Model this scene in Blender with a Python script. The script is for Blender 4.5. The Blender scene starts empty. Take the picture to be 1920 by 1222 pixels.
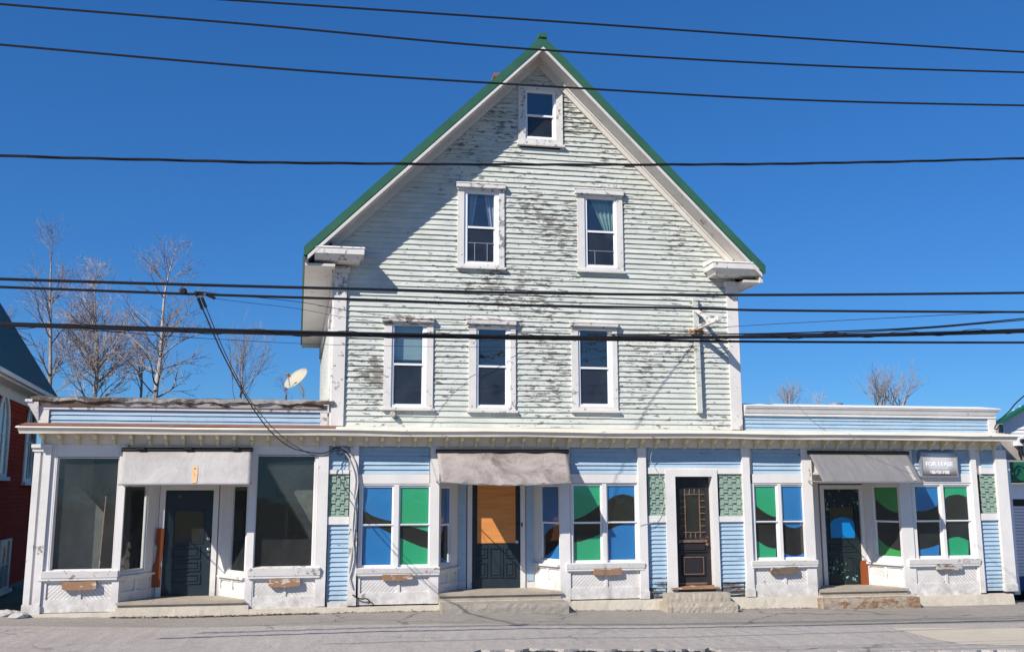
import bpy, math, random
from mathutils import Vector, Matrix
from mathutils.geometry import tessellate_polygon
random.seed(7)
SC = bpy.context.scene
COL = SC.collection
R = math.radians
# ------------------------------------------------------------------ camera
YAW, PITCH, ROLL, FPX = R(10.311), R(9.5444), R(-0.10), 1814.4
DIST, EYE = 20.0, 2.33
_f = Vector((math.sin(YAW)*math.cos(PITCH), math.cos(YAW)*math.cos(PITCH), math.sin(PITCH)))
_r0 = Vector((math.cos(YAW), -math.sin(YAW), 0)); _u0 = _r0.cross(_f)
_r = _r0*math.cos(ROLL)+_u0*math.sin(ROLL); _u = -_r0*math.sin(ROLL)+_u0*math.cos(ROLL)
CAM = Vector((0, -DIST, EYE))
def ray(x, y): return _f+_r*((x-960)/FPX)-_u*((y-611)/FPX)
def P(x, y, Y=0.0):            # photo pixel -> point of the upright plane at depth Y
    d = ray(x, y); return CAM+d*((Y+DIST)/d.y)
def G(x, y, z=0.0):            # photo pixel -> point of the ground
    d = ray(x, y); return CAM+d*((z-EYE)/d.z)
def hit(x, y, A, B):           # photo pixel -> (distance along A-B, height) on an upright wall
    d = ray(x, y); w = Vector((B[0]-A[0], B[1]-A[1], 0)); n = Vector((-w.y, w.x, 0))
    t = (Vector((A[0], A[1], 0))-Vector((CAM.x, CAM.y, 0))).dot(n)/d.dot(n)
    p = CAM+d*t; return (p-Vector((A[0], A[1], 0))).dot(w.normalized()), p.z
cam = bpy.data.objects.new('camera', bpy.data.cameras.new('camera'))
COL.objects.link(cam); SC.camera = cam
cam.data.sensor_width = 36; cam.data.lens = 36*FPX/1920; cam.data.clip_end = 2000; cam.data.clip_start = .1
cam.matrix_world = Matrix(((_r.x, _u.x, -_f.x, CAM.x), (_r.y, _u.y, -_f.y, CAM.y), (_r.z, _u.z, -_f.z, CAM.z), (0, 0, 0, 1)))
# ------------------------------------------------------------------ light
SUN = Vector((1.25, 1.0, -1.2)).normalized()
el = math.asin(-SUN.z)
w = bpy.data.worlds.new('World'); SC.world = w; w.use_nodes = True
nt = w.node_tree; nt.nodes.clear()
sky = nt.nodes.new('ShaderNodeTexSky'); sky.sky_type = 'NISHITA'; sky.sun_disc = False
sky.sun_elevation = el; sky.sun_rotation = math.atan2(-SUN.x, -SUN.y)
sky.altitude = 300; sky.air_density = 1.0; sky.dust_density = 0.05; sky.ozone_density = 3.5
bg = nt.nodes.new('ShaderNodeBackground'); bg.inputs[1].default_value = 0.06
wo = nt.nodes.new('ShaderNodeOutputWorld'); hs = nt.nodes.new('ShaderNodeHueSaturation'); hs.inputs['Saturation'].default_value = 1.22; nt.links.new(sky.outputs[0], hs.inputs['Color']); ga_ = nt.nodes.new('ShaderNodeGamma'); ga_.inputs[1].default_value = .71; nt.links.new(hs.outputs[0], ga_.inputs[0]); mx_ = nt.nodes.new('ShaderNodeMix'); mx_.data_type = 'RGBA'; mx_.blend_type = 'MULTIPLY'; mx_.inputs[0].default_value = 1; nt.links.new(ga_.outputs[0], mx_.inputs[6]); mx_.inputs[7].default_value = (.70, 1.50, 2.52, 1); nt.links.new(mx_.outputs[2], bg.inputs[0]); nt.links.new(bg.outputs[0], wo.inputs[0])
sl = bpy.data.lights.new('sun', 'SUN'); sl.energy = 5.0; sl.angle = R(0.5); sl.color = (1, .94, .85)
so = bpy.data.objects.new('sun', sl); COL.objects.link(so); so.rotation_euler = SUN.to_track_quat('-Z', 'Y').to_euler()
so.location = (-20, -20, 30)
SC.view_settings.view_transform = 'Standard'; SC.view_settings.look = 'None'; SC.view_settings.exposure = 0.30; SC.view_settings.gamma = 1
SC.cycles.max_bounces = 6; SC.cycles.transparent_max_bounces = 12
# ------------------------------------------------------------------ materials
class N:
    def __init__(s, name):
        s.m = bpy.data.materials.new(name); s.m.use_nodes = True; s.t = s.m.node_tree; s.t.nodes.clear()
        s.out = s.n('OutputMaterial'); s.co = s.n('TexCoord').outputs['Object']
    def n(s, k, **kw):
        o = s.t.nodes.new('ShaderNode'+k)
        for a, b in kw.items(): setattr(o, a, b)
        return o
    def l(s, a, b): s.t.links.new(a, b)
    def put(s, sock, v):
        if hasattr(v, 'is_output'): s.l(v, sock)
        elif v is not None:
            sock.default_value = v if not isinstance(v, tuple) else (tuple(v)+(1,) if len(v) == 3 and sock.type == 'RGBA' else v)
    def noise(s, scale, detail=5, rough=.6, dist=0, st=(1, 1, 1), off=(0, 0, 0)):
        mp = s.n('Mapping'); s.l(s.co, mp.inputs[0]); mp.inputs['Scale'].default_value = st; mp.inputs['Location'].default_value = off
        t = s.n('TexNoise'); s.l(mp.outputs[0], t.inputs[0])
        t.inputs['Scale'].default_value = scale; t.inputs['Detail'].default_value = detail; t.inputs['Roughness'].default_value = rough; t.inputs['Distortion'].default_value = dist
        return t.outputs[0]
    def math(s, op, a, b=None, c=None, clamp=False):
        o = s.n('Math', operation=op, use_clamp=clamp); s.put(o.inputs[0], a)
        if b is not None: s.put(o.inputs[1], b)
        if c is not None: s.put(o.inputs[2], c)
        return o.outputs[0]
    def ramp(s, f, a, b, va=0., vb=1.):
        o = s.n('MapRange'); o.clamp = True; s.put(o.inputs[0], f)
        for i, v in enumerate((a, b, va, vb)): o.inputs[i+1].default_value = v
        return o.outputs[0]
    def mix(s, f, a, b):
        o = s.n('Mix', data_type='RGBA'); s.put(o.inputs[0], f); s.put(o.inputs[6], a); s.put(o.inputs[7], b); return o.outputs[2]
    def bump(s, h, dist=.01, strength=1.):
        o = s.n('Bump'); s.put(o.inputs['Height'], h); o.inputs['Distance'].default_value = dist; o.inputs['Strength'].default_value = strength; return o.outputs[0]
    def pri(s, col, rough=.6, metal=0, bump=None, spec=.4):
        o = s.n('BsdfPrincipled'); s.put(o.inputs['Base Color'], col); s.put(o.inputs['Roughness'], rough); o.inputs['Metallic'].default_value = metal
        o.inputs['Specular IOR Level'].default_value = spec
        if bump is not None: s.l(bump, o.inputs['Normal'])
        s.l(o.outputs[0], s.out.inputs[0]); return s.m
def sc(c, k): return tuple(min(1, v*k) for v in c)
def plain(name, col, rough=.6, var=.12, vs=3., metal=0, bs=40, bd=.002, spec=.35):
    n = N(name); v = n.noise(vs, 6, .65)
    c = n.mix(n.ramp(v, .3, .7), sc(col, 1-var), sc(col, 1+var))
    return n.pri(c, rough, metal, n.bump(n.noise(bs, 3), bd), spec)
def peel(name, paint, wood, thr, st=(1, 1, 1), scale=6., patch=.45, rough=.55, dirt=.1, topz=None, pk=.5, dirtcol=None, wear=(), splash=False, spec=.3):
    n = N(name)
    a = n.noise(scale, 9, .68, .3, st); b = n.noise(patch, 3, .55, 0, (1, 1, 1), (3.1, 1.7, 9.3))
    s_ = n.math('MULTIPLY_ADD', n.math('SUBTRACT', b, .5), pk, a)
    if topz:
        sx = n.n('SeparateXYZ'); n.l(n.co, sx.inputs[0]); s_ = n.math('ADD', s_, n.ramp(sx.outputs[2], topz[0], topz[1], 0, topz[2]))
    for (cx, cz, rr_, k_) in wear:          # places where the weather has stripped more of the paint
        mp = n.n('VectorMath', operation='DISTANCE'); sv = n.n('VectorMath', operation='MULTIPLY'); n.l(n.co, sv.inputs[0]); sv.inputs[1].default_value = (1, 0, 1.25); n.l(sv.outputs[0], mp.inputs[0]); mp.inputs[1].default_value = (cx, 0, cz*1.25)
        s_ = n.math('ADD', s_, n.ramp(mp.outputs['Value'], rr_, 0, 0, k_))
    m = n.ramp(s_, thr-.012, thr+.012)
    v = n.noise(1.3, 7, .7, 0, st, (7, 3, 1)); v2 = n.noise(scale*4, 3, .6, 0, (1, 1, 1))
    pc = n.mix(n.ramp(v, .35, .72), paint, sc(dirtcol or paint, 1-dirt if not dirtcol else 1))
    pc = n.mix(n.ramp(v2, .62, .75, 0, .35), pc, sc(paint, .8))
    # thin flaked rims round each bare spot
    wc = n.mix(n.ramp(n.noise(18, 6, .7, 0, st), .3, .7), sc(wood, .65), sc(wood, 1.5))
    col = n.mix(m, pc, wc)
    sm = n.noise(2.2, 6, .7, .3, (1, 1, .6), (2, 8, 4)); col = n.mix(n.ramp(sm, .48, .72, 0, .30), col, sc(paint, .62))
    if splash:
        sx = n.n('SeparateXYZ'); n.l(n.co, sx.inputs[0]); col = n.mix(n.math('MULTIPLY', n.ramp(sx.outputs[2], .55, .0, 0, 1), n.ramp(n.noise(4, 7, .75), .38, .66, 0, .75)), col, (.22, .18, .135))
    h = n.math('MULTIPLY_ADD', m, -1., n.math('MULTIPLY', v2, .4))
    return n.pri(col, n.ramp(m, 0, 1, rough, .85), 0, n.bump(h, .006, .8), spec)
WOODG = (.15, .135, .115)
M = {}
M['mint'] = peel('mint_paint', (.635, .645, .59), (.19, .175, .15), .618, (1, 1, 4.0), 4.6, .6, dirt=.10, topz=(8.6, 11.2, .03), pk=.42, dirtcol=(.47, .50, .445), wear=((5.5, 10.2, 1.4, .12), (3.3, 10.1, 1.2, .09), (4.45, 8.1, 1.2, .085), (6.7, 4.9, 1.5, .06), (4.3, 6.4, 3.6, .05), (1.2, 4.6, 1.0, .05)))
M['white'] = peel('white_paint', (.74, .71, .68), (.30, .27, .235), .685, (1, 1, .45), 5, .6, dirt=.10, pk=.4, splash=True)
M['white_worn'] = peel('worn_white_paint', (.725, .695, .66), (.25, .22, .19), .615, (1, 1, 1), 9, .8, dirt=.12, pk=.4, splash=True)
M['white_cornice'] = peel('cornice_paint', (.77, .71, .60), (.16, .13, .10), .71, (1, 1, 3), 3.2, .22, dirt=.16, pk=.55)
M['white_ruin'] = peel('ruined_white_paint', (.50, .47, .43), (.13, .09, .06), .475, (1, 1, 5), 2.2, .35, dirt=.2, pk=.7)
M['white_hood'] = peel('hood_paint', (.66, .63, .60), (.17, .14, .11), .57, (1, 1, 3), 5, .6, dirt=.15, pk=.4)
M['soffit'] = peel('soffit_paint', (.67, .635, .59), (.28, .21, .15), .665, (1, 1, 1), 5, .3, dirt=.14, pk=.5)
M['dentil'] = peel('bracket_paint', (.80, .70, .48), (.22, .16, .10), .68, (1, 1, 1), 12, .7, dirt=.2, pk=.4)
M['blue'] = peel('blue_paint', (.315, .455, .575), (.16, .13, .11), .675, (1, 1, 6), 3.4, .5, dirt=.12, pk=.5, splash=True, dirtcol=(.40, .505, .595))
M['blue_rot'] = peel('rotten_blue_paint', (.31, .45, .57), (.10, .075, .06), .47, (1, 1, 6), 3.4, .5, dirt=.12, pk=.3)
M['shingle'] = peel('green_shingle_paint', (.255, .35, .285), (.13, .12, .10), .70, (1, 1, 1), 9, .9, dirt=.2, pk=.4)
M['vinyl'] = plain('white_vinyl', (.82, .82, .84), .35, .03)
M['roof'] = plain('green_metal_roof', (.035, .12, .07), .38, .18, 1.2, 0, 8, .002, .5)
M['church_roof'] = plain('dark_green_roof', (.012, .062, .055), .6, .15, 1.5)
M['church_wall'] = peel('red_clapboard_paint', (.38, .05, .028), (.12, .03, .025), .72, (1, 1, 6), 3, .5, .9, dirt=.2, spec=.05)
M['black'] = plain('black_paint', (.012, .012, .014), .5, .2)
M['cable'] = plain('black_cable_sheath', (.013, .013, .017), .45, .2, 8, 0, 40, .002, .35)
M['cable_grey'] = plain('grey_cable_sheath', (.50, .48, .48), .5, .2, 8)
M['door_navy'] = peel('navy_door_paint', (.022, .034, .043), (.10, .10, .095), .70, (1, 1, 1), 7, .9, .38, dirt=.3, pk=.4)
M['door_teal'] = peel('teal_flaked_door_paint', (.018, .030, .032), (.28, .52, .44), .645, (1, 1, 1), 13, 1.3, .45, dirt=.3, pk=.55)
M['door_brown'] = peel('brown_door_varnish', (.028, .026, .030), (.13, .07, .04), .66, (1, 1, 1), 5, 1.2, .4, dirt=.3, pk=.4)
M['brown_trim'] = plain('bare_brown_moulding', (.17, .105, .07), .6, .3, 9)
M['rustboard'] = peel('rust_red_board', (.30, .075, .02), (.46, .36, .29), .63, (1, 1, .5), 5, 1.5, .6, dirt=.3)
M['plate'] = peel('brown_bare_plate', (.34, .19, .11), (.50, .42, .36), .56, (.6, 1, 1.4), 8, 1.5, .7, dirt=.3)
M['redlead'] = plain('rusty_flashing', (.23, .10, .065), .7, .35, 3)
M['grey_metal'] = plain('grey_metal', (.36, .37, .39), .42, .1, 3, .5)
M['dish'] = plain('dish_enamel', (.43, .395, .32), .45, .1)
M['rust'] = plain('rust', (.28, .13, .05), .8, .3, 20)
M['brick'] = plain('brick', (.27, .11, .085), .8, .3, 6)
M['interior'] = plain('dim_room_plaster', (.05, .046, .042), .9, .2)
M['curtain'] = plain('pale_green_curtain', (.40, .55, .47), .9, .12, 6)
M['curtain_grey'] = plain('grey_lace_curtain', (.50, .53, .58), .9, .12, 6)
M['blind'] = plain('pale_roller_blind', (.46, .56, .55), .8, .06)
M['board_grey'] = plain('grey_light_patch_board', (.12, .125, .115), .9, .25, 4)  # grey of the light patch in the large windows, put on an added board
M['screen'] = None
M['bark'] = plain('grey_brown_bark', (.33, .29, .27), .9, .35, 5, 0, 30, .01)
M['bark_pale'] = plain('pale_grey_bark', (.44, .40, .37), .9, .3, 4, 0, 30, .01)
M['twig'] = plain('reddish_brown_twigs', (.29, .24, .225), .9, .25, 3)
M['twig_pale'] = plain('pinkish_grey_twigs', (.43, .365, .345), .9, .25, 3)
M['white_siding'] = plain('white_siding', (.78, .77, .80), .5, .05)
M['beige_siding'] = plain('beige_siding', (.36, .32, .28), .7, .08)
M['door_blue'] = plain('blue_door_stripe', (.02, .05, .15), .5, .1)
M['shutter'] = plain('pale_grey_shutter', (.62, .62, .68), .45, .05)
M['green_fascia'] = plain('green_fascia_panel', (.012, .10, .055), .4, .15, 2)
M['handle'] = plain('worn_nickel', (.55, .53, .5), .3, .1, 3, .8)
M['orange_patch'] = plain('faded_orange_paint', (.62, .40, .20), .8, .15, 12)
M['roofing'] = peel('weathered_roll_roofing', (.34, .32, .30), (.09, .07, .055), .50, (.5, 1, 1), 4, .5, .9, dirt=.2)
M['membrane'] = plain('white_roof_membrane', (.80, .79, .78), .6, .05)
def film(name, c):
    n = N(name); v = n.noise(2, 4)
    return n.pri(n.mix(v, sc(c, .94), sc(c, 1.06)), .28, 0, n.bump(n.noise(14, 2), .0015), .5)
M['film_blue'] = film('blue_window_film', (.003, .20, .53)); M['film_green'] = film('green_window_film', (.006, .42, .18)); M['film_leaf'] = film('leaf_green_window_film', (.025, .33, .06))
def glass(name, gloss=.03, dust_sheen=0., tint=(.94, .965, .96), dcol=(.42, .43, .41)):
    n = N(name); tr = n.n('BsdfTransparent'); n.put(tr.inputs[0], tint)
    gl = n.n('BsdfGlossy'); gl.inputs['Roughness'].default_value = .012; n.l(n.bump(n.noise(3.5, 2, .5), .004, .5), gl.inputs['Normal'])
    fr = n.n('Fresnel'); fr.inputs[0].default_value = 1.5
    ms = n.n('MixShader'); bf = n.math('SUBTRACT', 1, n.n('NewGeometry').outputs['Backfacing']); n.l(n.math('MULTIPLY', n.math('ADD', n.math('MULTIPLY', fr.outputs[0], 1.2), gloss), bf), ms.inputs[0]); n.l(tr.outputs[0], ms.inputs[1]); n.l(gl.outputs[0], ms.inputs[2])
    o = ms
    if dust_sheen:
        df = n.n('BsdfDiffuse'); n.put(df.inputs[0], dcol); m2 = n.n('MixShader')
        n.l(n.ramp(n.noise(1.6, 8, .68, .4), .25, .8, dust_sheen*.4, dust_sheen*1.5), m2.inputs[0]); n.l(ms.outputs[0], m2.inputs[1]); n.l(df.outputs[0], m2.inputs[2]); o = m2
    n.l(o.outputs[0], n.out.inputs[0]); return n.m
M['glass'] = glass('window_glass', .03, .03)
M['glass_blue'] = glass('double_glazing', .15, .02, (.86, .9, .91))
M['glass_dusty'] = glass('dusty_shop_glass', .01, .035)
M['glass_dim'] = glass('dim_shop_glass', .03, .03)  # diffuse layer raised to imitate the grey of ground reflected in bare glass
M['screen'] = glass('insect_screen', .0, .25, (.42, .42, .44), (.10, .12, .165))
def make_asphalt(name, c, crack=.012, tone=None):
    n = N(name)
    sp = n.noise(32, 5, .8); pa = n.noise(.55, 7, .62, .4); pa2 = n.noise(5, 5, .7)
    col = n.mix(n.ramp(sp, .32, .7), sc(c, .52), sc(c, 1.45))
    col = n.mix(n.ramp(pa, .35, .7, 0, .45), col, sc(c, .72)); col = n.mix(n.ramp(pa2, .5, .75, 0, .3), col, sc(c, 1.18))
    lo = n.noise(.9, 6, .75, .8, (.35, 1.6, 1), (9, 2, 0)); col = n.mix(n.ramp(lo, .52, .72, 0, .35), col, sc(c, .58)); gr = n.noise(11, 8, .85); col = n.mix(n.ramp(gr, .60, .68, 0, .7), col, sc(c, 1.55)); col = n.mix(n.ramp(gr, .40, .34, 0, .6), col, sc(c, .5))
    mp = n.n('Mapping'); wn = n.n('TexNoise'); n.l(n.co, wn.inputs[0]); wn.inputs['Scale'].default_value = 1.6; wn.inputs['Detail'].default_value = 6
    ad = n.n('VectorMath', operation='MULTIPLY_ADD'); n.l(wn.outputs[1], ad.inputs[0]); ad.inputs[1].default_value = (.9, .9, 0); n.l(n.co, ad.inputs[2])
    n.l(ad.outputs[0], mp.inputs[0]); mp.inputs['Scale'].default_value = (.33, .42, 0)
    vo = n.n('TexVoronoi', feature='DISTANCE_TO_EDGE'); n.l(mp.outputs[0], vo.inputs[0]); vo.inputs['Scale'].default_value = 1
    k = n.math('MULTIPLY', n.ramp(vo.outputs[0], 0, crack, 1, 0), n.ramp(n.noise(.35, 2), .46, .56))
    col = n.mix(n.math('MULTIPLY', k, .75), col, sc(c, .25))
    h = n.math('SUBTRACT', n.math('MULTIPLY', sp, .5), k)
    return n.pri(col, .9, 0, n.bump(h, .008, .8), .2)
M['asphalt'] = make_asphalt('old_sidewalk_asphalt', (.305, .278, .248))
M['asphalt_light'] = make_asphalt('bleached_asphalt', (.40, .362, .335))
M['asphalt_dark'] = make_asphalt('broken_dark_asphalt', (.055, .05, .048), .03)
M['road'] = make_asphalt('road_asphalt', (.22, .205, .195))
M['asphalt_far'] = make_asphalt('dark_far_asphalt', (.12, .11, .105))
M['litter'] = plain('dead_leaf', (.17, .095, .045), .9, .4, 30)
M['twig_dark'] = plain('dull_brown_twigs', (.27, .23, .22), .9, .25, 3)
M['sand'] = plain('tan_concrete', (.50, .44, .35), .9, .06, 2, 0, 60, .004)
M['dirt'] = plain('dry_ground', (.16, .14, .10), .95, .3, .8, 0, 12, .05)
M['lawn'] = plain('dry_lawn', (.13, .13, .06), .95, .3, .3, 0, 12, .05)
def stone(name, c, spots, rust=None, rthr=.5):
    n = N(name); a = n.noise(60, 4, .7); b = n.noise(3, 7, .7, .5)
    col = n.mix(n.ramp(a, .35, .65), sc(c, 1-spots), sc(c, 1+spots)); col = n.mix(n.ramp(b, .45, .7, 0, .5), col, sc(c, .62))
    if rust: col = n.mix(n.ramp(n.noise(3.5, 10, .8, .5, (1, 1, 2), (5, 0, 2)), rthr-.05, rthr+.08), col, rust)
    return n.pri(col, .9, 0, n.bump(n.math('ADD', a, n.math('MULTIPLY', b, 1.2)), .02, .8), .2)
M['concrete'] = stone('painted_foundation_concrete', (.60, .54, .44), .10)
M['granite'] = stone('rough_granite', (.36, .33, .28), .35)
M['step_stone'] = stone('worn_step_concrete', (.44, .385, .31), .16)
M['rust_stone'] = stone('rust_stained_granite', (.40, .35, .28), .25, (.25, .13, .065), .50)
M['pebble'] = stone('pale_rock', (.50, .48, .45), .2)
def canvas(name, c, stain, thr, st=(1, 1, 1)):
    n = N(name); a = n.noise(1.6, 9, .72, .6, st); b = n.noise(40, 3)
    col = n.mix(n.ramp(a, thr-.12, thr+.14), c, stain); col = n.mix(n.ramp(n.noise(11, 7, .75), .62, .68, 0, .6), col, sc(c, 1.35))
    wv = n.n('TexWave'); n.l(n.co, wv.inputs[0]); wv.inputs['Scale'].default_value = .85; wv.inputs['Distortion'].default_value = 1.2; wv.inputs['Detail'].default_value = 3
    fo = n.noise(2.2, 5, .6, .8, (1, .6, .35), (4, 4, 4)); st2 = n.noise(5, 6, .7, 0, (1, .3, .12), (1, 6, 2)); col = n.mix(n.ramp(st2, .5, .75, 0, .35), col, sc(c, .6))
    return n.pri(col, .85, 0, n.bump(n.math('ADD', n.math('ADD', n.math('MULTIPLY', a, 1.), n.math('MULTIPLY', fo, 1.2)), n.math('MULTIPLY', b, .3)), .03, .6), .2)
M['canvas_light'] = canvas('pale_grey_canvas', (.45, .43, .415), (.36, .335, .315), .5, (1, 1, .3))
M['canvas_worn'] = canvas('weathered_grey_canvas', (.36, .315, .295), (.12, .095, .08), .55)
M['canvas_grey'] = canvas('slate_grey_canvas', (.225, .218, .212), (.19, .185, .195), .5, (3, 1, .4))
def plywood():
    n = N('orange_plywood'); a = n.noise(2.2, 6, .6, 1.2, (.5, 1, 5)); v = n.n('TexVoronoi'); mp = n.n('Mapping'); n.l(n.co, mp.inputs[0]); mp.inputs['Scale'].default_value = (5, 5, 4); n.l(mp.outputs[0], v.inputs[0]); v.inputs['Scale'].default_value = 1
    col = n.mix(n.ramp(a, .3, .7), (.54, .20, .052), (.71, .30, .095)); col = n.mix(n.ramp(v.outputs[0], .06, .12, .8, 0), col, (.16, .06, .02))
    return n.pri(col, .7, 0, n.bump(a, .003), .25)
M['plywood'] = plywood()
def signface():
    n = N('sign_printed_face'); sx = n.n('SeparateXYZ'); n.l(n.co, sx.inputs[0])
    # printed grey gradient of the sign panel itself (its own picture), pale band in the middle, dark foot
    g = n.ramp(sx.outputs[2], .04, .22); c = n.mix(g, (.05, .04, .045), (.62, .62, .63))
    e = n.ramp(n.math('ABSOLUTE', sx.outputs[0]), .18, .34, 0, .45); c = n.mix(e, c, (.14, .12, .125))
    return n.pri(c, .35, 0, None, .5)
M['sign_face'] = signface()
M['letter'] = plain('white_lettering', (.85, .85, .87), .5, .02)
# ------------------------------------------------------------------ mesh helpers
class MB:
    def __init__(s): s.v = []; s.f = []
    def add(s, vs, fs):
        b = len(s.v); s.v += [Vector(p) for p in vs]; s.f += [[i+b for i in q] for q in fs]
    def hexa(s, q):       # eight corners: bottom ring then top ring
        s.add(q, [(0, 3, 2, 1), (4, 5, 6, 7), (0, 1, 5, 4), (1, 2, 6, 5), (2, 3, 7, 6), (3, 0, 4, 7)])
    def box(s, x0, x1, y0, y1, z0, z1, T=None):
        if x1 < x0: x0, x1 = x1, x0
        if z1 < z0: z0, z1 = z1, z0
        if y1 < y0: y0, y1 = y1, y0
        q = [Vector(p) for p in ((x0, y0, z0), (x1, y0, z0), (x1, y1, z0), (x0, y1, z0), (x0, y0, z1), (x1, y0, z1), (x1, y1, z1), (x0, y1, z1))]
        s.hexa([T @ p for p in q] if T else q)
    def prism(s, pts, off, T=None):   # flat polygon (3D points) pushed along off
        pts = [Vector(p) for p in pts]; off = Vector(off); n = len(pts)
        q = pts+[p+off for p in pts]
        if T: q = [T @ p for p in q]
        s.add(q, [list(range(n))[::-1], list(range(n, 2*n))]+[(i, (i+1) % n, n+(i+1) % n, n+i) for i in range(n)])
    def tube(s, pts, rad, n=6, cap=True):
        pts = [Vector(p) for p in pts]; k = len(pts); rad = rad if isinstance(rad, (list, tuple)) else [rad]*k
        b = len(s.v); ref = None
        for i, p in enumerate(pts):
            d = (pts[min(i+1, k-1)]-pts[max(i-1, 0)]).normalized()
            if ref is None: ref = d.orthogonal().normalized()
            a = (ref-d*ref.dot(d)); a = a.normalized() if a.length > 1e-6 else d.orthogonal().normalized(); ref = a; c = d.cross(a)
            for j in range(n):
                t = 2*math.pi*j/n; s.v.append(p+(a*math.cos(t)+c*math.sin(t))*rad[i])
        for i in range(k-1):
            for j in range(n):
                s.f.append([b+i*n+j, b+i*n+(j+1) % n, b+(i+1)*n+(j+1) % n, b+(i+1)*n+j])
        if cap: s.f.append([b+j for j in range(n)][::-1]); s.f.append([b+(k-1)*n+j for j in range(n)])
    def lathe(s, c, prof, axis=(0, 0, 1), n=12):
        ax = Vector(axis).normalized(); a = ax.orthogonal().normalized(); e = ax.cross(a); b = len(s.v); c = Vector(c)
        for (r, h) in prof:
            for j in range(n):
                t = 2*math.pi*j/n; s.v.append(c+ax*h+(a*math.cos(t)+e*math.sin(t))*max(r, 1e-4))
        for i in range(len(prof)-1):
            for j in range(n): s.f.append([b+i*n+j, b+i*n+(j+1) % n, b+(i+1)*n+(j+1) % n, b+(i+1)*n+j])
        s.f.append([b+j for j in range(n)][::-1]); s.f.append([b+(len(prof)-1)*n+j for j in range(n)])
    def build(s, name, m, parent=None, label=None, origin=None, smooth=False):
        o0 = Vector(origin) if origin is not None else Vector((0, 0, 0))
        me = bpy.data.meshes.new(name); me.from_pydata([tuple(v-o0) for v in s.v], [], s.f); me.update()
        me.materials.append(M[m] if isinstance(m, str) else m)
        if smooth: me.polygons.foreach_set('use_smooth', [True]*len(me.polygons))
        o = bpy.data.objects.new(name, me); COL.objects.link(o); o.location = o0
        if parent is not None:
            o.parent = parent; o.matrix_parent_inverse = Matrix.Translation(-WLOC.get(parent.name, Vector((0, 0, 0))))
        WLOC[o.name] = o0
        if label: o['label'] = label
        return o
WLOC = {}
def thing(name, label, cat, loc=(0, 0, 0), group=None):
    o = bpy.data.objects.new(name, None); COL.objects.link(o); o.location = loc; WLOC[o.name] = Vector(loc)
    o.empty_display_size = .3; o['label'] = label; o['category'] = cat
    if group: o['group'] = group
    return o
def tag(o, label, cat, group=None):
    o['label'] = label; o['category'] = cat
    if group: o['group'] = group
    return o
def struct(o): o['kind'] = 'structure'; return o
def B(x0, x1, y0, y1, z0, z1, T=None):
    m = MB(); m.box(x0, x1, y0, y1, z0, z1, T); return m
def pxr(x0, y0, x1, y1, Y):        # pixel rectangle -> X0,X1,Z0,Z1 on plane Y, measured at its mid lines
    ym = (y0+y1)/2; xm = (x0+x1)/2
    return P(x0, ym, Y).x, P(x1, ym, Y).x, P(xm, y1, Y).z, P(xm, y0, Y).z
def frame(A, Bp):                  # upright frame: x along A-B, y into the wall (away from camera), z up
    d = Vector((Bp[0]-A[0], Bp[1]-A[1], 0)); L = d.length; d.normalize(); n = Vector((-d.y, d.x, 0))
    return Matrix(((d.x, n.x, 0, A[0]), (d.y, n.y, 0, A[1]), (0, 0, 1, 0), (0, 0, 0, 1))), L
def cat_rom(pts, n=10):
    pts = [Vector(p) for p in pts]; out = []; q = [pts[0]*2-pts[1]]+pts+[pts[-1]*2-pts[-2]]
    for i in range(1, len(q)-2):
        for k in range(n):
            t = k/n; a, b, c, d = q[i-1], q[i], q[i+1], q[i+2]
            out.append(.5*((2*b)+(c-a)*t+(2*a-5*b+4*c-d)*t*t+(3*b-a-3*c+d)*t**3))
    out.append(pts[-1]); return out
rnd = random.Random(3)
def clap(m, x0, x1, z0, z1, Y, h, holes=(), ext=None, th=.022, wob=.004, T=None, blen=(1.6, 4.2), slip=.0):
    n = max(1, round((z1-z0)/h)); h = (z1-z0)/n
    for i in range(n):
        zb = z0+i*h; zt = zb+h+.014
        iv = [ext(zb) if ext else (x0, x1)]
        for (a, b, c, d) in holes:
            if zb < d-.01 and zb+h > c+.01:
                nv = []
                for (p, q) in iv:
                    if b <= p or a >= q: nv.append((p, q))
                    else:
                        if a > p: nv.append((p, a))
                        if b < q: nv.append((b, q))
                iv = nv
        for (p, q) in iv:
            x = p
            while x < q-.02:
                e = min(q, x+rnd.uniform(*blen))
                if q-e < .5: e = q
                k = max(1, int((e-x)/.4)); j0 = rnd.uniform(-1, 1)*wob; jy = rnd.uniform(-.003, .004)
                vs = []
                for s_ in range(k+1):
                    xx = x+(e-x-.004)*s_/k; dz = j0+rnd.uniform(-1, 1)*wob*.7; dy = jy+rnd.uniform(-.003, .003)
                    vs += [(xx, Y+.006, zt), (xx, Y-th+dy, zb+dz), (xx, Y+.004, zb+dz+.006)]
                fs = []
                for s_ in range(k):
                    b0 = 3*s_; fs += [(b0, b0+1, b0+4, b0+3), (b0+1, b0+2, b0+5, b0+4)]
                fs += [(0, 2, 1), (3*k, 3*k+1, 3*k+2)]
                m.add([T @ Vector(v) for v in vs] if T else vs, fs); x = e
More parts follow.
